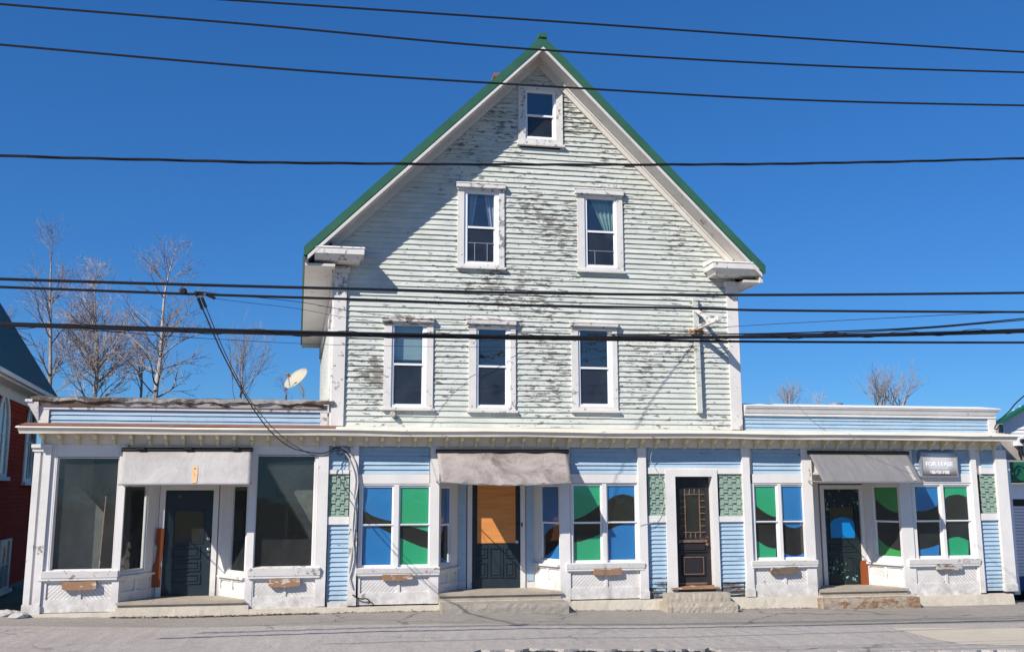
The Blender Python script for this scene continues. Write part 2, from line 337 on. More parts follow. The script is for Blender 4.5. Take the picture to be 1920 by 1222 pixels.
def shingles(m, x0, x1, z0, z1, Y, ncol, row=.105):
    n = round((z1-z0)/row); row = (z1-z0)/n; w_ = (x1-x0)/ncol
    for i in range(n+1):
        zt = z1-i*row
        for j in range(ncol):
            drop = row*.42 if (j+i//1) % 2 else 0
            za = zt+row*.5; zb = zt-row*.55-drop+rnd.uniform(-.004, .004)
            za = min(za, z1); zb = max(zb, z0)
            if za-zb < .02: continue
            xa = x0+j*w_+.002; xb = xa+w_-.004; t = rnd.uniform(.034, .044)
            k = (za-zb)/(row*1.6); yt = Y-.004
            m.hexa([(xa, Y-t, zb), (xb, Y-t, zb), (xb, Y, zb), (xa, Y, zb), (xa, yt-(1-k)*.01, za), (xb, yt-(1-k)*.01, za), (xb, Y+.001, za), (xa, Y+.001, za)])
# ================================================================== the building
ROOT = thing('shop_building', 'old gabled wooden house of peeling mint clapboards above a row of blue and white shopfronts', 'building', (4.3, 4, 0))
xL, xR = -0.10, 8.74
AP = P(1018, 66, -.6); EL = P(573, 463, -.6); ER = P(1438, 497, -.6)
zA = AP.z; zE = (EL.z+ER.z)/2; xA = AP.x; pit = (zA-zE)/((ER.x-EL.x)/2); hwid = (ER.x-EL.x)/2
YB = 11.5
def sh(p): p = Vector(p); return Vector((p.x-.038*max(p.y, 0), p.y, p.z))
class SMB(MB):          # mesh builder for pieces that run back along the slightly splayed house
    def add(s, vs, fs): MB.add(s, [sh(v) for v in vs], fs)
TH = .245                 # vertical thickness of the roof edge
def roofz(x, d=0): return zA-d-abs(x-xA)*pit
# --- roof
m = SMB()
for s_ in (-1, 1):
    xe = xA+s_*hwid
    pr = [(xA, -.6, zA), (xe, -.6, zE), (xe, -.6, zE-.17), (xe-s_*.05, -.6, zE-.17), (xA, -.6, zA-TH)]
    m.prism(pr, (0, YB+.6, 0))
m.box(xA-.09, xA+.09, -.63, YB, zA-.06, zA+.035)
roof = m.build('roof', 'roof', ROOT)
# standing ribs of the sheet metal as part of a sub-mesh
m = SMB()
for s_ in (-1, 1):
    for k in range(26):
        y = -.45+k*.46
        m.prism([(xA+s_*.1, y, zA-.1*pit+.001), (xA+s_*hwid, y, zE+.001), (xA+s_*hwid, y, zE+.025), (xA+s_*.1, y, zA-.1*pit+.025)], (0, .04, 0))
m.build('roof_rib', 'roof', roof)
pc = P(935, 137, 4.0)
m = MB(); zt = pc.z
m.box(pc.x-.12, pc.x+.2, 4.0, 4.4, 9, zt); m.box(pc.x-.14, pc.x+.22, 3.98, 4.42, zt-.12, zt-.05)
m.build('chimney', 'brick', roof)
# --- rake soffits and white moulding under the green edge
m = SMB()
for s_ in (-1, 1):
    xe = xA+s_*(hwid-.08)
    d0 = TH+.005
    m.prism([(xA, -.555, zA-d0), (xe, -.555, roofz(xe, d0)), (xe, -.555, roofz(xe, d0+.05)), (xA, -.555, zA-d0-.05)], (0, .555, 0))
    m.prism([(xA, -.59, zA-d0), (xe, -.59, roofz(xe, d0)), (xe, -.59, roofz(xe, d0+.085)), (xA, -.59, zA-d0-.085)], (0, .033, 0))
m.build('rake_soffit', 'soffit', ROOT)
m = SMB()
for s_ in (-1, 1):
    xe = xA+s_*(hwid-.55)
    d1 = TH+.055
    m.prism([(xA, -.075, zA-d1), (xe, -.075, roofz(xe, d1)), (xe, -.075, roofz(xe, d1+.19)), (xA, -.075, zA-d1-.19)], (0, .06, 0))
    m.prism([(xA, -.12, zA-d1), (xe, -.12, roofz(xe, d1)), (xe, -.12, roofz(xe, d1+.06)), (xA, -.12, zA-d1-.06)], (0, .044, 0))
m.build('rake_board', 'soffit', ROOT)
# --- eaves along both sides
zs = zE-.30
for s_, xw in ((-1, xL), (1, xR)):
    xe = xA+s_*(hwid-.06); m = SMB()
    m.box(min(xw, xe), max(xw, xe), -.44, YB-.1, zs-.05, zs)
    m.box(xe-.03, xe+.03, -.5, YB-.1, zs-.06, zE-.19)
    m.box(xw+s_*.005, xw+s_*.05, .02, YB-.2, zs-.42, zs-.051)
    m.build('eave_soffit', 'soffit', ROOT)
# --- gutterless drip edge strip at the left eave
m = SMB(); m.box(xA-hwid-.012, xA-hwid+.03, -.58, YB, zE-.26, zE-.19); m.build('drip_edge', 'roof', ROOT)
# --- eave returns
for s_, (xa, ya, xb, yb) in ((-1, (590, 462, 683, 486)), (1, (1337, 490, 1423, 513))):
    x0, x1, z0, z1 = pxr(xa, ya, xb, yb, -.56); m = MB(); e = .10
    if s_ < 0: base = (x0, x1-e, x0, x1)
    else: base = (x0+e, x1, x0, x1)
    m.hexa([(base[0], -.46, z0), (base[1], -.46, z0), (base[1], 0, z0), (base[0], 0, z0), (base[0] if s_ < 0 else base[0]-e*.6, -.56, z0+.11), (base[1]+(e*.6 if s_ < 0 else 0), -.56, z0+.11), (base[1]+(e*.6 if s_ < 0 else 0), 0, z0+.11), (base[0] if s_ < 0 else base[0]-e*.6, 0, z0+.11)])
    m.box(base[2], base[3], -.585, 0, z0+.112, z1-.035)
    m.hexa([(base[2]-.02, -.6, z1-.034), (base[3]+.02, -.6, z1-.034), (base[3]+.02, 0, z1-.034), (base[2]-.02, 0, z1-.034), (base[2], -.58, z1), (base[3], -.58, z1), (base[3], 0, z1+.10), (base[2], 0, z1+.10)])
    xo_ = base[2]-.02 if s_ < 0 else base[3]+.02
    m.box(min(xo_, xo_-s_*.24), max(xo_, xo_-s_*.24), -.53, -.003, z1+.001, zE-.19) if zE-.19 > z1+.01 else None
    m.build('eave_return', 'white_worn', ROOT)
# --- corner boards with capitals
zc = P(1000, 800, 0).z
zCAP = P(630, 500, -.1).z
for s_, xw in ((-1, xL), (1, xR)):
    m = MB(); w_ = .25; x0, x1 = (xw, xw+w_) if s_ < 0 else (xw-w_, xw)
    m.box(x0, x1, -.065, .0, zc-.02, zCAP-.24)
    m.box(x0-.012, x1+.012, -.08, .0, zCAP-.26, zCAP-.20); m.box(x0-.02, x1+.02, -.09, .0, zCAP-.20, zCAP-.11); m.box(x0-.06, x1+.06, -.115, .0, zCAP-.11, zCAP)
    T = Matrix.Identity(4)
    q = SMB(); xo = xw+s_*.035
    q.box(min(xw, xo), max(xw, xo), .001, .28, zc-.02, zCAP-.1); q.build('side_trim', 'white_worn', ROOT); q = SMB(); q.box(min(xw, xo), max(xw, xo), .7, .8, zc+.3, zCAP-.9); q.box(min(xw, xo), max(xw, xo), 1.6, 1.7, zc+.3, zCAP-.9)
    q.box(min(xw, xw+s_*.07), max(xw, xw+s_*.07), .62, 1.78, zCAP-1.0, zCAP-.86); q.box(min(xw, xo), max(xw, xo), .81, 1.59, zc+.3, zc+.4)
    q.build('side_trim', 'white_worn', ROOT)
    m.build('corner_board', 'white_worn', ROOT)
# --- upper windows
HW = [  # casing(x0,x1) unit(x0,x1) glass(x0,x1) glass y(top,bottom) rail hood(x0,x1,y0,y1) sill bottom
 dict(c=(719.5, 812), u=(733.8, 799.5), g=(738.5, 791.5), y=(611, 758), r=683, h=(717, 814, 595, 607), s=769, k='blind'),
 dict(c=(879, 967), u=(892.7, 957), g=(897, 947.7), y=(618, 759.5), r=687, h=(876, 968, 598, 612), s=773, k=''),
 dict(c=(1072, 1158), u=(1084, 1148), g=(1087.8, 1139), y=(620, 757.5), r=690, h=(1070, 1159, 604, 616), s=773, k=''),
 dict(c=(858, 945.7), u=(870, 935), g=(876.5, 926), y=(364.7, 491.3), r=427, h=(856, 948, 343, 356), s=504, k='drapes'),
 dict(c=(1083, 1168), u=(1096, 1155.5), g=(1100.7, 1150), y=(374.7, 497.7), r=435, h=(1079, 1169, 354, 368.3), s=511, k='side'),
 dict(c=(972, 1055), u=(985, 1042), g=(988, 1036), y=(176, 258), r=218, h=None, s=274, k='attic'),
]
def gframe(m, x0, x1, z0, z1, b, ya, yb, T=None):      # rectangular ring
    bl, br, bb, bt = b if isinstance(b, tuple) else (b,)*4
    m.box(x0-bl, x0, ya, yb, z0-bb, z1+bt, T); m.box(x1, x1+br, ya, yb, z0-bb, z1+bt, T)
    m.box(x0, x1, ya, yb, z0-bb, z0, T); m.box(x0, x1, ya, yb, z1, z1+bt, T)
holes = []
LAB = ['lower left upstairs window with a pale blind', 'lower middle upstairs window', 'lower right upstairs window', 'left window of the gable with grey side curtains', 'right window of the gable with a green curtain tied to one side', 'small attic window under the gable peak']
for W_, lb in zip(HW, LAB):
    ym = sum(W_['y'])/2; xm = sum(W_['g'])/2
    gx0, gx1 = P(W_['g'][0], ym, .03).x, P(W_['g'][1], ym, .03).x; gz1, gz0 = P(xm, W_['y'][0], .03).z, P(xm, W_['y'][1], .03).z
    ux0, ux1 = P(W_['u'][0], ym, -.02).x, P(W_['u'][1], ym, -.02).x; uz0, uz1 = gz0-.06, gz1+.05
    cx0, cx1 = P(W_['c'][0], ym, -.05).x, P(W_['c'][1], ym, -.05).x; cz0 = P(xm, W_['s'], -.06).z
    cz1 = P(xm, W_['h'][2] if W_['h'] else 159, -.06).z
    holes.append((cx0+.05, cx1-.05, cz0+.05, cz1-.06))
    m = MB()
    m.box(cx0, ux0-.003, -.052, .03, cz0+.05, cz1-.1); m.box(ux1+.003, cx1, -.052, .03, cz0+.05, cz1-.1)
    m.box(cx0+.002, cx1-.002, -.05, .03, uz1+.002, cz1-.002); m.box(ux0-.002, ux1+.002, -.048, .03, cz0+.05, uz0-.004)
    win = m.build('window', 'white_worn', ROOT, lb)
    m = MB(); m.box(cx0-.03, cx1+.03, -.10, .0, cz0, cz0+.047); m.build('sill', 'white_worn', win)
    if W_['h']:
        hx0, hx1, hz0, hz1 = pxr(W_['h'][0], W_['h'][2], W_['h'][1], W_['h'][3], -.12); m = MB()
        m.box(hx0+.02, hx1-.02, -.085, .0, hz0, hz0+.05); m.box(hx0, hx1, -.13, .0, hz0+.052, hz1-.02)
        m.hexa([(hx0-.01, -.14, hz1-.018), (hx1+.01, -.14, hz1-.018), (hx1+.01, 0, hz1-.018), (hx0-.01, 0, hz1-.018), (hx0, -.13, hz1), (hx1, -.13, hz1), (hx1, 0, hz1+.05), (hx0, 0, hz1+.05)])
        m.build('window_hood', 'white_hood' if W_['s'] > 700 else 'white_worn', win)
    rz = P(xm, W_['r'], .0).z
    m = MB(); gframe(m, gx0-.012, gx1+.012, gz0-.012, gz1+.012, (gx0-.012-ux0, ux1-gx1-.012, gz0-.012-uz0, uz1-gz1-.012), -.022, .06)
    gframe(m, gx0, gx1, rz+.022, gz1, .012, .0, .05); gframe(m, gx0+.012, gx1-.012, gz0+.012, rz-.02, .024, .02, .056)
    m.box(gx0-.01, gx1+.01, -.012, .056, rz-.02, rz+.022)
    m.build('sash', 'vinyl', win)
    B(gx0, gx1, .025, .031, rz+.02, gz1).build('pane', 'glass_blue', win)
    B(gx0, gx1, .038, .044, gz0, rz-.02).build('pane', 'glass', win)
    if W_['k'] != 'attic': B(gx0+.012, gx1-.012, .014, .018, gz0+.012, rz-.03).build('insect_screen', 'screen', win)
    if W_['k'] == 'blind':
        m = MB(); z1 = P(xm, 672, .15).z; m.box(gx0-.02, gx1+.02, .15, .16, z1, gz1+.05); m.box(gx0-.02, gx1+.02, .14, .165, z1-.03, z1-.001); m.build('blind', 'blind', win)
    def fold(pts_top, pts_bot, name, mat):
        m = MB(); n = len(pts_top)
        for k in range(n-1):
            y0, y1 = (.14, .19) if k % 2 == 0 else (.19, .14)
            a, b = P(*pts_top[k], y0), P(*pts_top[k+1], y1); c, d = P(*pts_bot[k+1], y1), P(*pts_bot[k], y0)
            m.prism([a, b, c, d], (0, .012, 0))
        m.build(name, mat, win)
    if W_['k'] == 'side':
        nt_ = 9; tp = [(1106+k*5.5, 372) for k in range(nt_)]; md = [(1133+k*1.9, 436) for k in range(nt_)]; bt = [(1138+k*1.6, 496) for k in range(nt_)]
        fold(tp, md, 'curtain', 'curtain'); fold(md, bt, 'curtain', 'curtain')
    if W_['k'] == 'drapes':
        fold([(876+k*4, 362) for k in range(6)], [(872+k*2.6, 432) for k in range(6)], 'curtain', 'curtain_grey')
        fold([(908+k*4, 362) for k in range(6)], [(918+k*2.4, 432) for k in range(6)], 'curtain', 'curtain_grey')
    if W_['k'] in ('side', 'drapes'):
        m = MB(); zz = P(xm, 456 if W_['k'] == 'drapes' else 471, .01).z
        m.box(gx0, gx1, .002, .008, zz-.008, zz+.008)
        for fr in ((.27, .74) if W_['k'] == 'drapes' else (.27,)):
            x = gx0+(gx1-gx0)*fr; m.box(x-.008, x+.008, .002, .008, gz0, zz-.009)
        m.build('window_guard', 'grey_metal', win)
# --- clapboard front
zTopWall = zA-TH-.1
def ext(z):
    if z < zs-.2: return (xL+.02, xR-.02)
    d = (zA-TH-.08-z)/pit
    return (max(xL+.02, xA-d), min(xR-.02, xA+d))
m = MB(); clap(m, xL, xR, zc-.03, zTopWall-.12, 0, .113, holes, ext, .025, .006)
m.build('clapboard_wall', 'mint', ROOT)
m = MB(); a = P(1170, 309, -.03); m.box(a.x, P(1196, 311, -.03).x, -.034, -.02, a.z-.03, a.z+.03); m.build('bare_board', 'redlead', ROOT)
# --- shell of the house
m = SMB()
m.box(xL, xL+.12, .12, YB, 0, zs+.1); m.box(xR-.12, xR, .12, YB, 0, zs+.1)
m.prism([(xL, YB-.12, 0), (xR, YB-.12, 0), (xR, YB-.12, zs), (xA, YB-.12, zA-TH-.05), (xL, YB-.12, zs)], (0, .12, 0))
m.build('side_wall', 'mint', ROOT)
m = MB()
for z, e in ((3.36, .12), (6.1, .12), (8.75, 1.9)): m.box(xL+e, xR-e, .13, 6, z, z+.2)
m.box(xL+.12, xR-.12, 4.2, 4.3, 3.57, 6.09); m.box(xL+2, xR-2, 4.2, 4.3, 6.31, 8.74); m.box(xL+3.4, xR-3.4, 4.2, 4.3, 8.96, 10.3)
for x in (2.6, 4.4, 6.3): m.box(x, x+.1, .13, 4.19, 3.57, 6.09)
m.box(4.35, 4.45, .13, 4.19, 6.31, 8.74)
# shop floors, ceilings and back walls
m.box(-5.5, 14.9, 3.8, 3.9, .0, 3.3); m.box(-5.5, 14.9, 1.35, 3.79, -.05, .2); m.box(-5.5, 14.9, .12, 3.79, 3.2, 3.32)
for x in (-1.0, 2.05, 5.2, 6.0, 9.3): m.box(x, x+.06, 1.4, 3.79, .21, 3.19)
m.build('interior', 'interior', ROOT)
# --- wings: shells and flat roofs
x0w, x1w = P(60, 1000, 0).x, P(1890, 1000, 0).x
m = MB(); m.box(x0w+.03, x0w+.15, .12, 9, 0, 3.95); m.box(x1w-.15, x1w-.03, .12, 9, 0, 3.95); m.box(x0w+.16, x1w-.16, 8.9, 9, 0, 3.9)
m.build('wing_wall', 'white', ROOT)
m = MB(); m.box(x0w+.1, xL-.5, .12, 9, 3.72, 3.85); m.box(xR+.01, x1w-.1, .12, 9, 3.72, 3.85); m.build('flat_roof', 'membrane', ROOT)
# --- left parapet
def Z(x, y, Y=0): return P(x, y, Y).z
pl0, pl1 = P(74, 770, 0).x, P(614, 770, 0).x
zp0, zp1 = Z(350, 799), Z(350, 745, -.2)
m = MB(); m.box(pl0+.02, pl1, .025, .12, zp0-.05, zp1-.10); m.build('parapet', 'white', ROOT)
za, zb = Z(350, 770), Z(350, 796)
m = MB(); clap(m, P(92, 783).x, P(600, 783).x, zb-.02, za, .022, .085, th=.02); m.build('parapet_clapboards', 'blue', ROOT)
m = MB(); m.box(pl0, P(92, 783).x-.003, -.02, .024, zb-.02, za); m.box(P(600, 783).x+.003, pl1-.003, -.02, .024, zb-.02, za); m.box(pl0, pl1-.003, -.03, .024, za+.002, Z(350, 764)); m.build('parapet_trim', 'white_worn', ROOT)
m = MB()
x = pl0-.12
zt = Z(350, 752, -.2); zq = Z(350, 764)
for k in range(40):         # decayed crown board in short warped lengths
    xa = pl0-.1+(pl1+.02-pl0)*k/40; xb = pl0-.1+(pl1+.02-pl0)*(k+1)/40
    j = rnd.uniform(-.006, .006)
    m.hexa([(xa, -.06, zq+.002), (xb, -.06, zq+.002), (xb, .02, zq+.002), (xa, .02, zq+.002), (xa, -.085+j, zt), (xb, -.085+j, zt), (xb, .02, zt), (xa, .02, zt)])
m.build('parapet_crown', 'white_ruin', ROOT)
m = MB(); ex = .16
m.hexa([(pl0-.01, -.02, Z(75, 790)), (pl0, -.02, Z(75, 790)), (pl0, .1, Z(75, 790)), (pl0-.01, .1, Z(75, 790)), (pl0-.22, -.1, zt-.04), (pl0, -.1, zt-.04), (pl0, .1, zt-.04), (pl0-.22, .1, zt-.04)])
m.box(pl0-.24, pl0-.11, -.12, .1, zt-.038, zt+.01); m.build('parapet_end', 'white_worn', ROOT)
m = MB(); n = 64; top = []; 
for k in range(n+1):
    xx = pl0-.15+(P(626, 745, -.2).x-pl0+.15)*k/n; s_ = .012*math.sin(k*.9)+rnd.uniform(-.008, .008)
    top.append((xx, s_, rnd.uniform(-.03, .02)))
for k in range(n):
    a, b = top[k], top[k+1]; z0 = zt+.004
    m.hexa([(a[0], -.11+a[2]*.6, z0-.02+a[1]*1.3), (b[0], -.11+b[2]*.6, z0-.02+b[1]*1.3), (b[0], .3, z0+.01), (a[0], .3, z0+.01), (a[0], -.105+a[2]*.6, z0+.045+a[1]), (b[0], -.105+b[2]*.6, z0+.045+b[1]), (b[0], .3, z0+.10+b[1]*.5), (a[0], .3, z0+.10+a[1]*.5)])
m.build('roll_roofing_edge', 'roofing', ROOT)
# --- right parapet
qr0, qr1 = xR+.06, P(1866, 790).x
za2, zb2 = Z(1640, 782), Z(1640, 808)
m = MB(); m.box(qr0, qr1, .025, .12, zb2-.05, Z(1640, 768)); m.build('parapet', 'white', ROOT)
m = MB(); clap(m, qr0, P(1852, 795).x, zb2-.02, za2, .022, .075, th=.02); m.build('parapet_clapboards', 'blue', ROOT)
m = MB(); m.box(P(1852, 795).x+.003, qr1, -.02, .024, zb2-.02, za2); m.box(qr0, qr1, -.035, .024, za2+.002, Z(1640, 777)); m.build('parapet_trim', 'white', ROOT)
m = MB(); zc0 = Z(1640, 777); zc1 = Z(1640, 766, -.22)
for (xa, xb) in ((qr0, qr1+.02),):
    m.hexa([(xa, -.05, zc0+.002), (xb-.1, -.05, zc0+.002), (xb-.1, .02, zc0+.002), (xa, .02, zc0+.002), (xa, -.10, zc1), (xb+.05, -.10, zc1), (xb+.05, .02, zc1), (xa, .02, zc1)])
    m.box(xa, xb+.06, -.115, .02, zc1+.002, zc1+.03)
m.build('parapet_crown', 'white', ROOT)
m = MB(); m.hexa([(qr0, -.13, zc1+.032), (qr1+.08, -.13, zc1+.032), (qr1+.08, .5, zc1+.032), (qr0, .5, zc1+.032), (qr0, -.13, zc1+.05), (qr1+.06, -.13, zc1+.05), (qr1, .5, zc1+.14), (qr0, .5, zc1+.14)]); m.build('roof_membrane_edge', 'membrane', ROOT)
a = P(1565, 756, 1.5); m = MB(); m.lathe((a.x, 1.5, 3.8), [(.13, 0), (.13, a.z-3.86), (.2, a.z-3.86), (.2, a.z-3.8)]); m.build('roof_vent', 'grey_metal', ROOT)
# --- main cornice
zt = Z(960, 806, -.45); zl = Z(960, 819, -.40); zf = Z(960, 838, -.02)
c0, c1 = P(30, 797, -.45).x+.43, P(1912, 815, -.45).x-.43
prof = [(.02, zt+.075), (-.43, zt), (-.45, zt-.035), (-.41, zt-.05), (-.39, zl+.02), (-.385, zl), (-.06, zl+.008), (-.05, zf+.004), (.02, zf+.004)]
m = MB(); nseg = 24; n = len(prof); vs = []
for k in range(nseg+1):
    t = k/nseg
    for (y, z) in prof:
        x = c0+(c1-c0)*t
        if k == 0: x += min(0, y)
        if k == nseg: x -= min(0, y)
        wv = .008*math.sin(k*1.3)+rnd.uniform(-.004, .004) if y < -.3 else 0
        vs.append((x, y+wv*.5, z+wv))
fs = [(k*n+i, k*n+(i+1) % n, (k+1)*n+(i+1) % n, (k+1)*n+i) for k in range(nseg) for i in range(n)]
fs += [list(range(n)), list(range(nseg*n, nseg*n+n))[::-1]]
m.add(vs, fs); cor = m.build('cornice', 'white_cornice', ROOT)
m = MB(); m.hexa([(c0-.4, -.44, zt+.004), (xL+.1, -.44, zt+.004), (xL+.1, .0, zt+.079), (c0-.4, .0, zt+.079), (c0-.4, -.445, zt+.007), (xL+.1, -.445, zt+.007), (xL+.1, .0, zt+.088), (c0-.4, .0, zt+.088)])
m.build('flashing', 'redlead', cor)
m = MB(); w_ = .028
pr = [(-w_, -.30, zl-.002), (-w_, -.30, zl-.035), (-w_, -.24, zl-.075), (-w_, -.13, zl-.10), (-w_, -.061, zl-.105), (-w_, -.061, zl-.002)]
m.prism(pr, (2*w_, 0, 0)); m.box(-.022, .022, -.13, -.06, zl-.165, zl-.108); m.box(-.03, .03, -.10, -.06, zl-.20, zl-.166)
bm0 = m; nb = 64; bx0 = P(78, 828, -.2).x; bx1 = P(1868, 828, -.2).x; first = None
for k in range(nb):
    x = bx0+(bx1-bx0)*k/(nb-1)
    if first is None:
        first = m.build('bracket', 'dentil', cor); o = first
    else:
        o = first.copy(); COL.objects.link(o); o.parent = cor
    o.location = (x+rnd.uniform(-.012, .012), 0, rnd.uniform(-.004, .004))
# --- header wall behind the fronts
m = MB()
for (a, b, y) in ((88, 231, 851), (232, 466, 888), (467, 595, 847), (596, 1894, 887)):
    m.box(P(a, 980).x, P(b, 980).x, .062, .118, Z(960 if a > 600 else 300, y), zl)
m.build('header_wall', 'white', ROOT)
# ================================================================== shop fronts
def rect(x0, y0, x1, y1, Y, T=None, AB=None):
    if AB is None: return pxr(x0, y0, x1, y1, Y)
    ym, xm = (y0+y1)/2, (x0+x1)/2
    return hit(x0, ym, *AB)[0], hit(x1, ym, *AB)[0], hit(xm, y1, *AB)[1], hit(xm, y0, *AB)[1]
def dirt_gap(): pass
# pilasters and posts: (x0, x1 at y=980), top y, bottom y, front depth
PIL = [(54, 66, 838, 1152, -.06), (71, 86, 838, 1152, -.06), (66.3, 70.7, 838, 1152, -.02), (86.3, 96.5, 838, 1150, -.015), (464, 477, 838, 1140, -.03), (594, 613, 838, 1136, -.04),
       (654.5, 670, 838, 1135, -.06), (806, 823, 838, 1131, -.03), (1050, 1069, 840, 1124, -.03), (1199, 1214, 840, 1122, -.06),
       (1396.5, 1410, 842, 1118, -.06), (1509, 1527, 842, 1116, -.03), (1690, 1712, 843, 1114, -.03), (1829.5, 1839, 843, 1111, -.05), (1876, 1897, 843, 1108, -.06), (216.5, 230, 838, 1146, -.03)]
for (a, b, t, bo, y) in PIL:
    x0, x1 = P(a, 980, y).x, P(b, 980, y).x; xm = (a+b)/2; z0 = Z(xm, bo, y); z1 = zf+.002 if True else 0
    m = MB(); m.box(x0, x1, y, .06, z0, z1)
    if a in (54,):
        X1 = P(86, 980, y).x; m.box(x0-.05, X1+.02, y-.05, .05, z1-.07, z1-.003); m.box(x0-.03, X1+.01, y-.02, .05, z1-.14, z1-.072); m.box(x0-.012, X1, y-.02, .05, z0, z0+.18)
    elif y < -.05 and b-a > 12: m.box(x0-.012, x1+.012, y-.015, .06, z0, z0+.16); 
    m.build('pilaster' if b-a > 12 else 'post', 'white_worn' if a in (54, 71, 654.5) else 'white', ROOT)
def boardpx(name, x0, y0, x1, y1, Y, mat='white', back=.06, parent=None, lab=None):
    a, b, c, d = pxr(x0, y0, x1, y1, Y); return B(a, b, Y, back, c, d).build(name, mat, parent or ROOT, lab)
# blue clapboard fields
def claps(x0, y0, x1, y1, mat='blue', h=.09, z1=None):
    a, b, c, d = pxr(x0, y0, x1, y1, .03); m = MB(); clap(m, a, b, c, z1 or d, .045, h, th=.027, wob=.004, blen=(3, 6)); m.box(a, b, .0555, .061, c, z1 or d); return m.build('blue_clapboards', mat, ROOT)
for f_ in ((613.3, 838, 654, 880), (671, 838, 805.5, 888), (1070, 840, 1198.5, 888), (1214.5, 841, 1396, 876), (1411, 842, 1508, 888), (1713, 843, 1829, 887), (1839.5, 843, 1875.5, 876)): claps(*f_, z1=zf)
claps(613.3, 983, 654, 1132); claps(1214.5, 979, 1249.5, 1090); claps(1348.5, 978, 1396, 1090); claps(1839.5, 975, 1875.5, 1107)
claps(1214.5, 1075, 1249.5, 1119, 'blue_rot'); claps(1348.5, 1084, 1396, 1115, 'blue_rot')
boardpx('base_board', 613.3, 1128, 654, 1138, 0, 'white_worn')
# white rails round the panels
for r_ in ((613.3, 880.3, 654, 888), (613.3, 968, 654, 982.7), (671, 888.3, 805.5, 906), (1070, 888.3, 1198.5, 905), (1214.5, 876.3, 1396, 888), (1214.5, 966, 1249.5, 978.7), (1348.5, 967, 1396, 977.7), (1411, 888.3, 1508, 905), (1713, 887.3, 1829, 905), (1839.5, 876.3, 1875.5, 888), (1839.5, 962, 1875.5, 974.7)):
    boardpx('rail', *r_, -.012)
def shing(x0, y0, x1, y1, nc):
    a, b, c, d = pxr(x0, y0, x1, y1, .03); m = MB(); shingles(m, a, b, c, d, .05, nc); m.box(a, b, .051, .061, c, d); m.build('shingle_panel', 'shingle', ROOT)
shing(613.3, 888.3, 654, 967.7, 5); shing(1214.5, 888.3, 1249.5, 965.7, 5); shing(1348.5, 888.3, 1396, 966.7, 6); shing(1839.5, 888.3, 1875.5, 961.7, 5)
# sills, bulkheads
def bulkhead(m, u0, u1, z0, z1, n0, T=None, mid=True, diag=True):
    t = .04
    m.box(u0, u1, n0+.045, n0+.07, z0, z1, T)
    hb = (z1-z0)*.40; zz = z0+hb; st_ = .05
    m.box(u0, u1, n0-.002, n0+.044, z0, zz, T); m.box(u0, u1, n0-.002, n0+.044, z1-.05, z1, T)
    m.box(u0, u0+st_, n0-.001, n0+.044, zz, z1-.05, T); m.box(u1-st_, u1, n0-.001, n0+.044, zz, z1-.05, T)
    cells = [(u0+st_, u1-st_)]
    if mid: um = (u0+u1)/2; m.box(um-st_*.6, um+st_*.6, n0-.001, n0+.044, zz, z1-.05, T); cells = [(u0+st_, um-st_*.6), (um+st_*.6, u1-st_)]
    if diag:
        for ci, (a, b) in enumerate(cells):
            zb, zt_ = zz, z1-.05; H = zt_-zb; k = a-H; sgn = 1 if ci else -1; wv = .055
            while k < b:
                # bead board strip from (k,zb) to (k+H,zt_), clipped to the cell
                def seg(off):
                    p0 = (k+off, 0.); p1 = (k+off+H, H); lo, hi = 0, 1
                    lo = max(lo, (a-p0[0])/H); hi = min(hi, (b-p0[0])/H); return (lo, hi)
                l0, h0 = seg(0); l1, h1 = seg(wv*1.25)
                if h0-l0 > .02 and h1-l1 > .02:
                    pp = [(k+l0*H, l0*H), (k+wv*1.25+l1*H, l1*H), (k+wv*1.25+h1*H, h1*H), (k+h0*H, h0*H)]
                    if sgn > 0: pp = [(a+b-p[0], p[1]) for p in pp][::-1]
                    m.prism([(p[0], n0+.024, zb+p[1]) for p in pp], (0, .020, 0), T)
                k += wv*1.42
def front_bulk(x0, y0, x1, y1, plate=None, mat='white', pm='plate'):
    a, b, c, d = pxr(x0, y0, x1, y1, -.02); m = MB(); bulkhead(m, a, b, c, d, -.02)
    o = m.build('bulkhead', mat, ROOT)
    if plate:
        p, q, r_, s_ = pxr(*plate, -.09); m = MB(); k = (q-p)
        pts = [(p, r_+.02), (p+k*.06, r_), (p+k*.5, r_-.01), (q-k*.05, r_+.005), (q, r_+.03), (q-k*.02, s_), (p+k*.4, s_-.008), (p+k*.02, s_)]
        m.prism([(u, -.10, z) for u, z in pts], (0, .075, 0)); m.build('plate', pm, o)
def sillpx(x0, y0, x1, y1, Y=-.10, mat='white_worn'):
    a, b, c, d = pxr(x0, y0, x1, y1, Y); m = MB(); m.hexa([(a, Y+.02, c), (b, Y+.02, c), (b, .1, c), (a, .1, c), (a, Y, d-.01), (b, Y, d-.01), (b, .1, d+.02), (a, .1, d+.02)]); m.box(a+.01, b-.01, Y+.03, .02, c-.045, c-.002); return m.build('sill', mat, ROOT)
front_bulk(80, 1087, 216, 1147, (116, 1089, 181, 1105)); sillpx(76, 1070, 220, 1083)
front_bulk(469, 1083, 596, 1141, (503, 1084, 563, 1099)); sillpx(464, 1064, 600, 1079)
front_bulk(670, 1077, 822, 1132, (716, 1076, 774, 1087)); sillpx(667, 1064, 825, 1074)
front_bulk(1066, 1068, 1207, 1122, (1113, 1066, 1166, 1077)); sillpx(1063, 1055, 1210, 1065)
front_bulk(1413, 1060, 1532, 1117, (1446, 1062, 1497, 1075), pm='white_ruin'); sillpx(1411, 1050, 1535, 1059)
front_bulk(1713, 1059, 1838, 1115, (1757, 1056, 1804, 1068), pm='white_ruin'); sillpx(1706, 1047, 1840, 1057)
